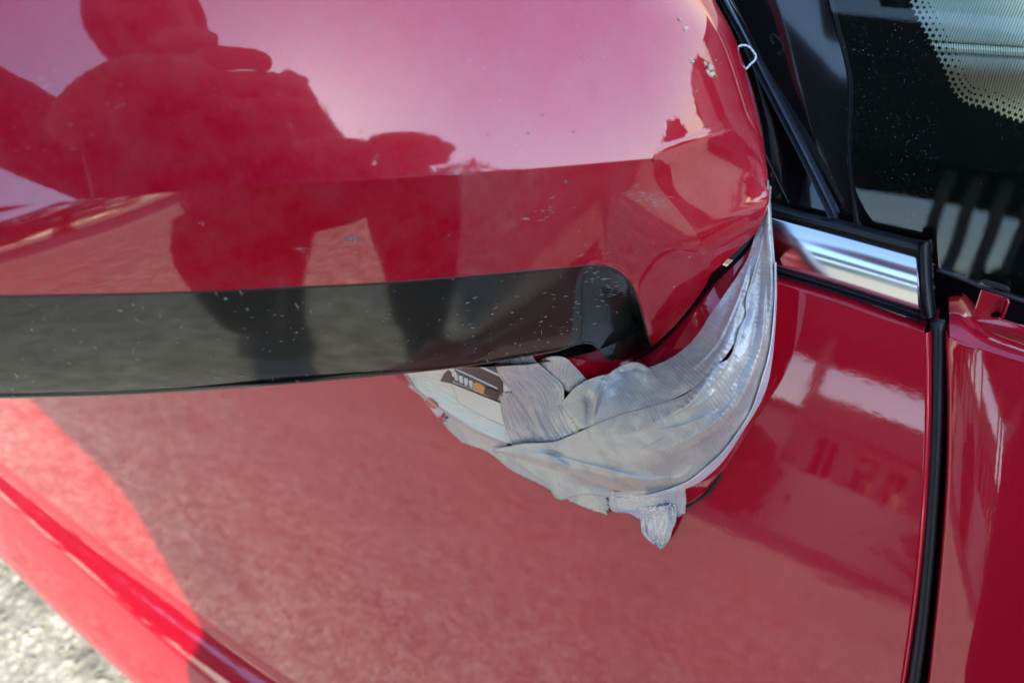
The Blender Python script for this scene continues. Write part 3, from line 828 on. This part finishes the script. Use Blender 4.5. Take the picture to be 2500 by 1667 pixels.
# creases pulled towards the end where the tape is stretched round the foot (amp > 0 raises)
fold([(1830, 640), (1770, 850), (1650, 1010), (1520, 1060), (1430, 1062)], 12, .0016)
fold([(1868, 700), (1850, 860), (1770, 1010), (1640, 1090), (1560, 1120)], 11, .0014)
fold([(1880, 560), (1878, 760), (1850, 900), (1790, 1010), (1700, 1090)], 8, .0014)
fold([(1860, 560), (1850, 760), (1820, 890), (1740, 1000)], 9, -.0013)
fold([(1230, 1100), (1380, 1135), (1500, 1165), (1640, 1175)], 11, .0016)
fold([(1400, 1170), (1500, 1195), (1600, 1192), (1670, 1176)], 13, -.0024)
fold([(1300, 1084), (1360, 1110), (1410, 1140)], 9, -.0010)
fold([(1640, 1000), (1700, 990), (1750, 950)], 7, .0011)
fold([(1420, 950), (1438, 1000), (1432, 1045)], 8, -.0018)
fold([(1475, 925), (1455, 990), (1445, 1035)], 7, .0015)
fold([(1848, 600), (1800, 760), (1740, 880), (1700, 930)], 9, .0011)
fold([(1640, 1172), (1670, 1160), (1700, 1130)], 8, .0014)
fold([(1300, 990), (1318, 1040), (1340, 1082)], 7, .0022)
fold([(1280, 1010), (1300, 1050), (1318, 1080)], 6, -.0015)
fold([(1225, 905), (1255, 945), (1290, 985)], 6, .0011)
fold([(1310, 875), (1350, 920), (1390, 975)], 5, -.0008)

pleat([(1250, 1092), (1360, 1112), (1480, 1142), (1600, 1166), (1690, 1156)], .0022, 26)
pleat([(1836, 640), (1812, 790), (1770, 900), (1690, 985), (1560, 1050)], .0020, 34)
pleat([(1872, 680), (1856, 870), (1796, 1000), (1690, 1092), (1600, 1130)], .0022, 30)
pleat([(1586, 1050), (1650, 1040), (1707, 1020), (1770, 990)], .0015, 22)
pleat([(1540, 1106), (1590, 1084), (1650, 1054)], .0012, 26)
pleat([(1885, 560), (1884, 760), (1868, 860), (1835, 960)], .0020, 16)
pleat([(1842, 610), (1800, 740), (1745, 850), (1690, 905)], .0014, 30)
pleat([(1434, 946), (1440, 990), (1436, 1036)], -.0022, 14)
pleat([(1472, 930), (1458, 985), (1446, 1034)], .0020, 16)
pleat([(1866, 560), (1848, 650), (1822, 735)], .0016, 20)
pleat([(1380, 1168), (1460, 1190), (1560, 1196), (1650, 1180)], -.0020, 22)
pleat([(1300, 1092), (1350, 1112), (1420, 1158)], .0013, 24)
pleat([(1660, 1080), (1740, 1030), (1800, 960)], .0011, 20)
def strip(name, e0, e1, mat, layer, label, nu=90, nv=26, rough=.0005, mid=0.0, group='strips of grey duct tape round the mirror foot', jag=0, lift=None, seed=0, thick=.0004, ridge=0):
    n = 30
    a, b = crom(e0, n), crom(e1, n)
    rows = [[tuple(a[k] + (b[k]-a[k])*t) for k in range(n)] for t in (0, .25, .5, .75, 1)]
    Q = surf(rows, nu, nv)[..., :2].copy(); X = np.zeros((nv, nu))
    for j in range(nv):
        t = j/(nv-1)
        for i in range(nu):
            px, py = Q[j, i]; u = i/(nu-1)
            if jag:                                   # torn, frayed ends and edge
                k = max(0, 1 - min(u, 1-u)*26); px += jag*k*noise.noise((t*22, seed, 3)); py += jag*k*noise.noise((t*22, seed, 9))
                k = max(0, 1 - min(t, 1-t)*18); py += .35*jag*k*noise.noise((u*60, seed, 17)); px += .25*jag*k*noise.noise((u*60, seed, 23))
                Q[j, i] = px, py
            X[j, i] = rough*noise.fractal((px/55, py/55, seed*3.1), 1.0, 2.0, 4) + mid*4*t*(1-t)
            # small flat facets, as stiff film buckles
            X[j, i] += rough*.9*abs(noise.noise((px/38 + seed, py/26, 1.7)))
            if lift: X[j, i] += lift(u, t)
            if ridge: X[j, i] += ridge*abs(noise.noise((t*26, u*2.2, seed + .5)))
    q = Q.reshape(-1, 2)
    D = (zbv(q) - .0009*layer - disp(q)).reshape(nv, nu) - X
    o = grid_obj(name, to_world(np.dstack([Q, D])), mat)
    mods(o, solid=thick)
    return tag(o, label, 'tape', group)

# flat strip stuck along the door
strip('duct_tape', [(1088, 1012), (1117, 1020), (1207, 1064), (1260, 1100), (1340, 1130), (1410, 1165), (1460, 1190), (1490, 1214)],
      [(1083, 1036), (1095, 1056), (1201, 1109), (1243, 1144), (1319, 1182), (1390, 1222), (1440, 1243), (1484, 1257)], TAPE, 1,
      'pale flat tape strip stuck to the door under the lamp and mirror foot', jag=9, seed=1)
# torn strip hanging at the bottom
strip('duct_tape', [(1480, 1190), (1486, 1215), (1490, 1242), (1535, 1252), (1562, 1266)], [(1650, 1180), (1652, 1200), (1652, 1225), (1653, 1245), (1652, 1262)], TAPE_C, 2,
      'short torn ribbed tape end pointing down, just above the folded silver flap', jag=8, seed=2, nu=50, nv=60, rough=.0007, ridge=.0015)
strip('duct_tape', [(1556, 1240), (1562, 1262), (1570, 1305), (1588, 1322), (1612, 1336)], [(1652, 1232), (1651, 1262), (1642, 1296), (1632, 1322), (1616, 1338)], TAPE_S, 3,
      'shiny silver folded tape flap hanging lowest on the red door', jag=7, seed=3, nu=60, nv=60, rough=.0012, ridge=.0020, lift=lambda u, t: .0035*u*(.4+t) + .0022*math.exp(-((t-.72)/.12)**2))
strip('duct_tape', [(1646, 1180), (1648, 1206), (1650, 1232), (1653, 1260)], [(1674, 1176), (1673, 1199), (1675, 1226), (1671, 1252)], TAPE_C, 2,
      'narrow frayed tape shred right beside the silver flap', jag=9, seed=4, nu=40, nv=14, lift=lambda u, t: .002*t)
# under-layer flap
strip('duct_tape', [(1205, 1092), (1290, 1090), (1400, 1110), (1480, 1135), (1560, 1150), (1640, 1150), (1700, 1120)],
      [(1207, 1104), (1290, 1152), (1343, 1194), (1357, 1217), (1420, 1207), (1500, 1213), (1571, 1218), (1643, 1196), (1692, 1168)], TAPE, 3,
      'triangular tape layer with a white torn corner under the widest strip', jag=3, seed=5)
# crinkled strips beside the lamp
strip('duct_tape', [(1318, 880), (1342, 872), (1382, 876), (1408, 900), (1436, 930)], [(1330, 930), (1345, 930), (1360, 940), (1385, 955), (1420, 960)], TAPE_C, 2,
      'small ribbed tape loop tucked under the black trim beside the red foot', jag=5, seed=6, nu=40, lift=lambda u, t: .004*(1-t)*math.sin(PI*u))
strip('duct_tape', [(1220, 960), (1224, 1010), (1236, 1050), (1252, 1092)], [(1262, 955), (1300, 1010), (1322, 1052), (1350, 1086)], TAPE_C, 2,
      'lower ribbed tape piece overlapping the lens edge beneath the wrinkled strip', jag=4, seed=7, nu=50, nv=60, ridge=.0018)
strip('duct_tape', [(1196, 850), (1207, 882), (1218, 916), (1258, 966), (1290, 1015), (1312, 1050), (1338, 1084)],
      [(1285, 846), (1300, 872), (1336, 905), (1375, 946), (1378, 968), (1376, 997), (1402, 1058)], TAPE_C, 4,
      'wrinkled upright tape strip covering the right side of the indicator lamp', jag=4, seed=8, rough=.0010, nv=70, ridge=.0022)
# upper wide strip, pulled up to the inner end of the housing
strip('duct_tape', [(1876, 455), (1862, 530), (1844, 573), (1828, 624), (1781, 701), (1736, 764), (1698, 822), (1666, 854), (1612, 886), (1576, 899), (1500, 910), (1457, 920), (1407, 945), (1368, 988)],
      [(1880, 455), (1880, 530), (1874, 590), (1862, 640), (1848, 700), (1826, 770), (1798, 830), (1756, 888), (1707, 936), (1660, 966), (1579, 995), (1521, 1011), (1457, 1036), (1412, 1051)], TAPE, 6,
      'upper wide tape strip running from the lamp up the inner end of the housing', nu=200, nv=54, jag=4, seed=9, rough=.0006)
strip('duct_tape', [(1470, 926), (1505, 900), (1543, 884), (1560, 886), (1584, 900)], [(1490, 936), (1520, 924), (1545, 914), (1566, 908), (1590, 904)], TAPE, 5,
      'small torn tape tip sticking up at the edge of the red foot', nu=40, nv=12, jag=5, seed=10, lift=lambda u, t: .002*(1-t))
strip('duct_tape', [(1360, 990), (1375, 1000), (1395, 1012), (1416, 1040)], [(1372, 1005), (1385, 1040), (1398, 1066), (1412, 1056)], TAPE_C, 5,
      'little folded tape corner at the left tip of the upper strip', nu=30, nv=12, jag=4, seed=14)
# lower wide strip
strip('duct_tape', [(1870, 440), (1868, 500), (1858, 590), (1838, 670), (1820, 745), (1818, 787), (1798, 815), (1794, 860), (1755, 888), (1707, 934), (1682, 957), (1636, 976), (1579, 993), (1521, 1009), (1457, 1034), (1400, 1060), (1345, 1080), (1285, 1082), (1206, 1098)],
      [(1877, 440), (1882, 500), (1888, 590), (1894, 669), (1896, 707), (1892, 764), (1886, 812), (1880, 862), (1862, 926), (1840, 994), (1797, 1066), (1762, 1108), (1726, 1140), (1690, 1168), (1640, 1190), (1571, 1206), (1480, 1190), (1380, 1155), (1207, 1101)], TAPE, 8,
      'widest tape strip sweeping round the mirror foot up to the housing', nu=260, nv=84, seed=11, rough=.0007, mid=.002)
# pale curled edge
strip('duct_tape', [(1893, 640), (1893, 720), (1888, 800), (1878, 868), (1860, 929), (1838, 996), (1795, 1067), (1760, 1110), (1724, 1142), (1692, 1168), (1642, 1192), (1571, 1212)],
      [(1896, 640), (1897, 720), (1892, 790), (1887, 845), (1869, 952), (1854, 990), (1825, 1033), (1797, 1078), (1772, 1118), (1730, 1162), (1690, 1187), (1643, 1201), (1571, 1219)][0:0] or
      [(1896, 640), (1897, 720), (1893, 800), (1887, 868), (1872, 946), (1850, 996), (1812, 1056), (1776, 1112), (1738, 1154), (1696, 1184), (1644, 1201), (1571, 1219)], TAPE_E, 7,
      'thin pale curled tape edge along the right side of the foot', nu=120, nv=8, seed=12, rough=.0002, lift=lambda u, t: .004 - .0062*t)
# torn shreds left of the lamp
strip('duct_tape', [(996, 934), (1012, 944), (1030, 962), (1046, 966), (1066, 980), (1082, 1006)], [(998, 942), (1010, 958), (1026, 972), (1040, 1000), (1052, 1018), (1064, 1028)], TAPE_S, 1,
      'crumpled shiny tape shred with a hole at the tip of the lamp', nu=60, nv=16, jag=10, seed=13, rough=.0014)
tv_ = crom([(1036, 978), (1046, 972), (1058, 978), (1068, 990), (1064, 998), (1050, 994), (1040, 988), (1036, 978)], 30)
hole = obj('tape_hole', [Wp(x, y, zb(x, y)-.0042) for x, y in tv_[:-1]], [tuple(range(29))], PAINT, bpy.data.objects['duct_tape.013'] if 'duct_tape.013' in bpy.data.objects else None)

# ------------------------------------------------------------------ small marks on the housing
def end_z(px, py):
    P = Gs.reshape(-1, 3); k = int(((P[:, 0]-px)**2 + (P[:, 1]-py)**2).argmin()); return P[k, 2]
def blob(name, px, py, r, h, mat, parent, fn, seed):
    rg = random.Random(seed); V = []; n = 10
    for k in range(n):
        t = 2*PI*k/n; q = r*rg.uniform(.55, 1.25); x, y = px + q*math.cos(t), py + q*math.sin(t); V.append(Wp(x, y, fn(x, y) + .0002))
    for k in range(n):
        t = 2*PI*k/n; q = r*rg.uniform(.25, .6); x, y = px + q*math.cos(t), py + q*math.sin(t); V.append(Wp(x, y, fn(x, y) - h*rg.uniform(.6, 1)))
    Fc = [(k, (k+1) % n, n+(k+1) % n, n+k) for k in range(n)] + [tuple(range(n, 2*n))]
    return obj(name, V, Fc, mat, parent)
for k, (x, y, r) in enumerate(((1673, 70, 8), (1661, 48, 6), (1687, 150, 7), (1735, 165, 11), (1722, 158, 7), (1738, 182, 9), (1727, 176, 6), (1748, 148, 4))):
    blob('dirt_speck', x, y, r, .0007, DROP, mir, end_z, k)
STONEC = plain('grey_chip', (.20, .15, .14), .8, nscale=900, namp=.5)
for k, (x, y, r) in enumerate(((846, 583, 9), (862, 586, 8), (876, 584, 6), (1382, 444, 6), (1400, 322, 4), (1325, 282, 3), (1290, 325, 3), (1096, 575, 4), (1190, 330, 3))):
    blob('paint_chip', x, y, r, .00025, STONEC, mir, z_front, 40 + k)
sv, sf = [], []; rg = random.Random(21)
def scr(cx_, cy_, sp, n, fn, ln=(8, 30)):
    for k in range(n):
        x, y = rg.gauss(cx_, sp[0]), rg.gauss(cy_, sp[1]); a = rg.uniform(-.5, .3); L = rg.uniform(*ln); wd = rg.uniform(.25, 1.0)*(1 if rg.random() < .85 else 2)
        px_, py_ = x + L*math.cos(a), y + L*math.sin(a); b = len(sv)
        for X_, Y_ in ((x, y), ((x+px_)/2 + wd*.6, (y+py_)/2 - wd), (px_, py_), ((x+px_)/2, (y+py_)/2 + wd)): sv.append(Wp(X_, Y_, fn(X_, Y_) - .00018))
        sf.append((b, b+1, b+2, b+3))
scr(1570, 485, (26, 12), 26, z_front); scr(1600, 500, (9, 9), 16, z_front, (5, 14)); scr(1340, 500, (30, 12), 6, z_front, (10, 22)); scr(1290, 535, (25, 10), 5, z_front, (10, 24))
scr(850, 585, (18, 4), 8, z_front, (8, 26)); scr(710, 615, (8, 3), 2, z_front, (20, 40)); scr(490, 549, (4, 4), 4, z_front, (5, 9)); scr(1440, 140, (22, 7), 9, z_front, (4, 12)); scr(1080, 425, (60, 3), 8, z_front, (20, 50))
o = obj('paint_scrape', sv, sf, SCRAPE, mir, smooth=False); o['kind'] = 'stuff'; o['label'] = 'pale scrapes and chips in the red paint'
sv, sf = [], []
ft = lambda x, y: z_front(x, y) + .0010
scr(1460, 700, (40, 30), 40, ft, (4, 22)); scr(1300, 760, (130, 45), 46, ft, (3, 16)); scr(800, 800, (260, 60), 60, ft, (2, 10)); scr(500, 840, (200, 40), 16, ft, (3, 14))
o = obj('trim_scratch', sv, sf, plain('trim_scratches', (.34, .34, .31), .5), mir, smooth=False); o['kind'] = 'stuff'; o['label'] = 'fine grey scratches on the black trim'
# white thread caught on the edge of the housing
loop = [(1805, 142), (1797, 130), (1801, 116), (1815, 111), (1828, 115), (1838, 126), (1845, 138), (1842, 148), (1832, 157), (1824, 166), (1815, 171), (1808, 166)]
P = crom([tuple(Wp(x, y, .296)) for x, y in loop], 60)
tag(tube('white_thread', P, [.00028 + .0002*abs(math.sin(i*.7)) for i in range(60)], THREAD, None, 8), 'small white loop of thread caught on the edge of the mirror housing', 'thread')

# ------------------------------------------------------------------ the photographer, seen in the reflections
def C3(r, d, f): return CAM + M @ np.array([r, d, f])              # right, down, ahead of the lens
person = thing('person', (.275, -.265, 0), 'person in long dark coat and black trousers photographing the mirror with a phone', 'person')
def skinned(name, nodes, edges, mat, parent, sub=2):
    me = bpy.data.meshes.new(name); me.from_pydata([tuple(n[0]) for n in nodes], edges, [])
    o = bpy.data.objects.new(name, me); COL.objects.link(o)
    m = o.modifiers.new('skin', 'SKIN'); m.use_smooth_shade = True
    for v, n in zip(me.skin_vertices[0].data, nodes): v.radius = (n[1], n[1] if len(n) < 3 else n[2])
    me.skin_vertices[0].data[0].use_root = True
    s = o.modifiers.new('sub', 'SUBSURF'); s.levels = sub; s.render_levels = sub
    me.materials.append(mat); o.parent = parent
    o.matrix_parent_inverse = Matrix.Translation(parent.location).inverted(); return o
bx_, by_ = .275, -.265
wl_ = C3(-.150, .020, -.045)                     # left wrist, behind the phone
wr_ = C3(.015, .045, -.055)                      # right wrist
e_ = np.array([.43, .90])                         # across the shoulders
def B(o, z, f=0): return (bx_ + e_[0]*o - .90*f, by_ + e_[1]*o + .43*f, z)
N = [(B(0, 1.00), .20, .14), (B(0, 1.20), .20, .14), (B(-.03, 1.38), .22, .15), (B(-.04, 1.53), .20, .14), (B(-.05, 1.63, .02), .14, .12),
     (B(-.20, 1.49, .02), .09, .09), (tuple(C3(-.30, .01, -.26)), .07, .07), (tuple(wl_), .036, .032),
     (B(.11, 1.38, .02), .08, .08), (B(.18, 1.20, .08), .06, .06), (tuple(wr_), .034, .03), (B(-.03, .74), .24, .17)]
skinned('jacket', N, [(0, 1), (1, 2), (2, 3), (3, 4), (2, 5), (5, 6), (6, 7), (2, 8), (8, 9), (9, 10), (0, 11)], CLOTH, person)
kn = lambda p, a: (p[0] - a, p[1] - a*.8, p[2])
N = [(B(0, 1.02), .17, .13), (B(-.10, .88), .10, .10), (kn(B(-.13, .50, .03), .06), .07, .07), (kn(B(-.14, .09), .15), .05, .05),
     (B(.10, .88), .10, .10), (kn(B(.14, .50, .03), .06), .07, .07), (kn(B(.15, .09), .15), .05, .05)]
skinned('trousers', N, [(0, 1), (1, 2), (2, 3), (0, 4), (4, 5), (5, 6)], TROUS, person)
for sd in (-.14, .15):
    N = [(kn(B(sd, .05, -.06), .15), .045, .04), (kn(B(sd, .045, .05), .15), .045, .035), (kn(B(sd, .035, .15), .15), .042, .028)]
    skinned('shoe', N, [(0, 1), (1, 2)], SHOE, person)
# head, looking down at the phone
hc = np.array([bx_-.09, by_+.045, 1.73]); look = CAM - hc; look /= np.linalg.norm(look)
upv = np.array([0, 0, 1.]) - look*look[2]; upv /= np.linalg.norm(upv); sidev = np.cross(look, upv)
def head():
    V = []; nv_, nu_ = 22, 32
    for j in range(nv_):
        ph = PI*j/(nv_-1)
        for i in range(nu_):
            th = 2*PI*i/nu_; x, y, z = math.sin(ph)*math.cos(th), math.sin(ph)*math.sin(th), math.cos(ph)
            sx, sy, sz = .078, .096, .118
            if z < 0: sx *= 1 + .30*z; sy *= 1 + .12*z
            q = np.array([x*sx, y*sy, z*sz])
            if y > .6 and abs(x) < .35: q[1] += .018*math.exp(-((z+.10)/.16)**2)*math.exp(-(x/.16)**2)          # nose
            if y > .5: q[1] -= .010*math.exp(-((z-.12)/.10)**2)*math.exp(-((abs(x)-.38)/.16)**2)                   # eye sockets
            if y > .5: q[1] += .006*math.exp(-((z+.50)/.07)**2)*math.exp(-(x/.25)**2)                              # lips
            V.append(hc + q[0]*sidev + q[1]*look + q[2]*upv)
    return V, grid_faces(nv_, nu_, closed=True)
V, Fc = head(); hd = obj('head', V, Fc, SKIN, person)
for sgn in (-1, 1):
    c = hc + sidev*.034*sgn + look*.083 + upv*.012
    tube('eye', [c - look*.004, c + look*.003], [.010, .006], HAIR, hd, 10)
    c = hc + sidev*.080*sgn - upv*.005; tube('ear', [c - upv*.03 - look*.005, c, c + upv*.03], [.009, .016, .010], SKIN, hd, 10)
hv = []
for v in V:
    q = np.array(v) - hc; f_, u_ = q @ look, q @ upv
    hv.append(hc + q*(1.07 if (u_ > .045 - .55*min(0, f_) * -1 or (f_ < -.01 and u_ > -.06)) else .93))
obj('hair', hv, Fc, HAIR, hd)
hood = [hc - look*.02 + (np.array(v) - hc)*1.32 - upv*.015 if (np.array(v) - hc) @ look < .045 else hc + (np.array(v) - hc)*.8 for v in V]
obj('hood', hood, Fc, CLOTH, person)

# phone: the lens sits at its upper right corner
ph = thing('mobile_phone', tuple(C3(-.06, .025, -.012)), 'black mobile phone held level in both hands of the photographer', 'phone')
V, Fc = boxmesh((-.137, -.014, -.0125), (.013, .060, -.0045))
o = obj('phone_body', [C3(*v) for v in V], [f[::-1] for f in Fc], PHONEM, ph, smooth=False); mods(o, bevel=.0035)
V, Fc = boxmesh((-.022, -.010, -.0044), (.009, .020, -.0030)); o = obj('camera_bump', [C3(*v) for v in V], [f[::-1] for f in Fc], PHONEM, ph, smooth=False); mods(o, bevel=.001)
# hands: palm and five fingers each
def hand(name, palm, fingers, wrist):
    pr = skinned(name, [(tuple(wrist), .026, .02)] + [(tuple(C3(*p)), r1, r2) for p, r1, r2 in palm], [(k, k+1) for k in range(len(palm))], SKIN, person)
    for f_ in fingers:
        n_ = [(tuple(C3(*p)), .0128 - .0014*k) for k, p in enumerate(f_)]
        o_ = skinned('finger', n_, [(k, k+1) for k in range(len(n_)-1)], SKIN, person)
    return pr
hand('hand', [((-.125, -.005, -.022), .036, .018), ((-.100, -.030, -.020), .046, .016), ((-.066, -.034, -.018), .048, .015), ((-.035, -.022, -.018), .042, .014)],
     [[(-.085, -.062, -.018), (-.068, -.076, -.016), (-.052, -.080, -.016), (-.036, -.078, -.017)],
      [(-.065, -.052, -.017), (-.042, -.064, -.015), (-.020, -.067, -.015), (.001, -.064, -.016)],
      [(-.058, -.036, -.017), (-.028, -.045, -.015), (.002, -.048, -.015), (.031, -.046, -.017)],
      [(-.060, -.020, -.018), (-.030, -.026, -.015), (.006, -.029, -.015), (.042, -.027, -.017)],
      [(-.110, .000, -.020), (-.095, .020, -.022), (-.075, .032, -.022)]], wl_)
hand('hand', [((.040, .030, -.044), .034, .018), ((.075, .026, -.036), .034, .016), ((.105, .026, -.034), .030, .014)],
     [[(.095, .014, -.033), (.125, .006, -.031), (.155, .004, -.030), (.178, .006, -.030)],
      [(.105, .024, -.033), (.140, .016, -.031), (.170, .012, -.030), (.196, .012, -.030)],
      [(.105, .036, -.034), (.140, .028, -.032), (.168, .025, -.031), (.192, .024, -.031)],
      [(.100, .048, -.036), (.126, .044, -.034), (.148, .041, -.033), (.168, .040, -.033)],
      [(.050, .050, -.036), (.046, .030, -.026), (.036, .018, -.022)]], wr_)

# ------------------------------------------------------------------ across the road: what the paint and glass mirror
shl = thing('open_shelter', (-.8, -10.5, 0), 'open carport with dark roof, posts and low pale wall across the road', 'shelter')
box('roof', (-3.6, -12.6, 2.75), (3.4, -9.2, 4.2), ROOFM, shl)
box('low_wall', (-3.0, -9.75, 0), (2.9, -9.5, .90), WALLM, shl)
for x0 in (-2.95, -2.55, -2.1, -1.7, -1.05, .55, .85, 1.15, 1.45, 1.75, 2.75): box('post', (x0, -9.70, .90), (x0 + .13, -9.55, 2.75), POSTM, shl)
box('beam', (-1.0, -9.69, 1.55), (.6, -9.56, 1.95), POSTM, shl)
box('rail', (.5, -9.69, 1.30), (2.9, -9.57, 1.40), POSTM, shl)
def tree(x, y, h, r, seed, label):
    t = thing('tree', (x, y, 0), label, 'tree', 'trees across the road'); rg = random.Random(seed)
    tube('trunk', [(x, y, 0), (x+.1, y, h*.35), (x+.05, y+.1, h*.7)], [.22, .16, .07], BARK, t, 10)
    V, Fc = [], []
    for k in range(2600):
        while True:
            q = np.array([rg.uniform(-1, 1) for _ in range(3)])
            if .25 < np.linalg.norm(q) < 1: break
        n_ = noise.noise((q[0]*1.7+seed, q[1]*1.7, q[2]*1.7))
        c = np.array([x, y, h*.60]) + q*np.array([r, r, h*.46])*(1 + .45*n_)
        a = np.array([rg.gauss(0, 1) for _ in range(3)]); a /= np.linalg.norm(a); b = np.cross(a, [.3, .5, .8]); b /= np.linalg.norm(b); s = rg.uniform(.16, .38)
        i = len(V); V += [c-a*s, c+b*s*.6, c+a*s, c-b*s*.6]; Fc.append((i, i+1, i+2, i+3))
    obj('crown', V, Fc, LEAF, t, smooth=False)
for k, (x, y, h, r) in enumerate(((-9, -15, 6.5, 3.2), (-5.2, -14, 5.6, 2.4), (4.6, -13, 6.0, 2.6), (8.4, -14.5, 7.0, 3.3), (-14, -12, 7.0, 3.4), (13, -11, 6.5, 3.2), (-20, -6, 7, 3.5), (19, -5, 7, 3.5), (-11.5, -10.5, 6.4, 2.8), (-17, -11, 7.2, 3.4), (-25, -14, 8, 4), (15, -5, 2.6, 2), (18, 1, 3.0, 2.6), (16.5, 6.5, 2.8, 2.4), (13, 12, 2.6, 2.4), (20, -10, 3.4, 2.6))):
    tree(x, y, h, r, k+1, ('bushy dark green tree left of the carport', 'small dark green tree beside the carport')[k % 2] if k < 2 else 'broad green tree standing beyond the road')

blocker = thing('shadow_blocker', (4.53, -2.0, 0), 'unseen dark pillar added ahead of the car to shade fender and door', 'pillar')  # not part of the place; added to cast shadow on fender and right door
BLOCKERM = plain('blocker_concrete', (.05, .05, .055), .85, nscale=12, namp=.35)
box('blocker_shaft', (4.36, -2.16, .25), (4.70, -1.84, 4.9), BLOCKERM, blocker)
box('blocker_base', (4.26, -2.26, 0), (4.80, -1.74, .25), BLOCKERM, blocker, .02)
box('blocker_cap', (4.32, -2.20, 4.9), (4.74, -1.80, 5.0), BLOCKERM, blocker, .01)
def bush(x, y, h, r, seed, label):
    t = thing('bush', (x, y, 0), label, 'bush'); rg = random.Random(seed); V, Fc = [], []
    tube('stem', [(x, y, 0), (x, y, h*.5)], [.05, .03], BARK, t, 6)
    for k in range(1500):
        q = np.array([rg.gauss(0, .45), rg.gauss(0, .45), rg.uniform(-1, 1)]); q[2] *= 1 - .3*min(1, abs(q[0]))
        c = np.array([x, y, h*.5]) + q*np.array([r, r*.6, h*.5])
        a = np.array([rg.gauss(0, 1) for _ in range(3)]); a /= np.linalg.norm(a); b = np.cross(a, [.3, .5, .8]); b /= np.linalg.norm(b); s_ = rg.uniform(.04, .10)
        i = len(V); V += [c-a*s_, c+b*s_*.6, c+a*s_, c-b*s_*.6]; Fc.append((i, i+1, i+2, i+3))
    obj('leaves', V, Fc, LEAF, t, smooth=False)
bush(1.6, -9.0, 1.75, 1.0, 31, 'dark leafy bush at the right end of the low carport wall')
bush(-1.5, -9.2, 1.25, .5, 32, 'small leafy bush before the carport posts')

# pale house behind the carport, turned so that the sun grazes its front
hs = thing('house', (.3, -13.5, 0), 'pale low house with dark windows standing behind the carport', 'house')
WHITEW = plain('white_house_wall', (.82, .80, .77), .85, nscale=5, namp=.06)
PANE = dusty_black('house_window_pane', (.03, .035, .04), .08, .2)
h0, ht, hn = np.array([2.2, -15.6, 0]), np.array([-.6, .8, 0]), np.array([.8, .6, 0])
def hbox(name, u0, u1, z0, z1, d0, d1, mat, parent):
    V = [h0 + ht*u + hn*d + np.array([0, 0, z]) for z in (z0, z1) for u, d in ((u0, d0), (u1, d0), (u1, d1), (u0, d1))]
    o = obj(name, V, [(3,2,1,0),(4,5,6,7),(0,1,5,4),(1,2,6,5),(2,3,7,6),(3,0,4,7)], mat, parent, smooth=False)
    bm = bmesh.new(); bm.from_mesh(o.data); bmesh.ops.recalc_face_normals(bm, faces=bm.faces); bm.to_mesh(o.data); bm.free(); return o
hbox('wall', 0, 5.6, 0, 1.7, -3, 0, WHITEW, hs); hbox('roof', -.3, 5.9, 1.7, 1.8, -3.3, .2, ROOFM, hs)
for u in (.5, 1.7, 2.7, 3.5, 4.5):
    wf = hbox('window', u, u + .62, .85, 1.55, -.02, .03, WHITEW, hs); hbox('pane', u + .06, u + .28, 0.9, 1.5, .0, .034, PANE, wf); hbox('pane', u + .34, u + .56, 0.9, 1.5, .0, .034, PANE, wf)
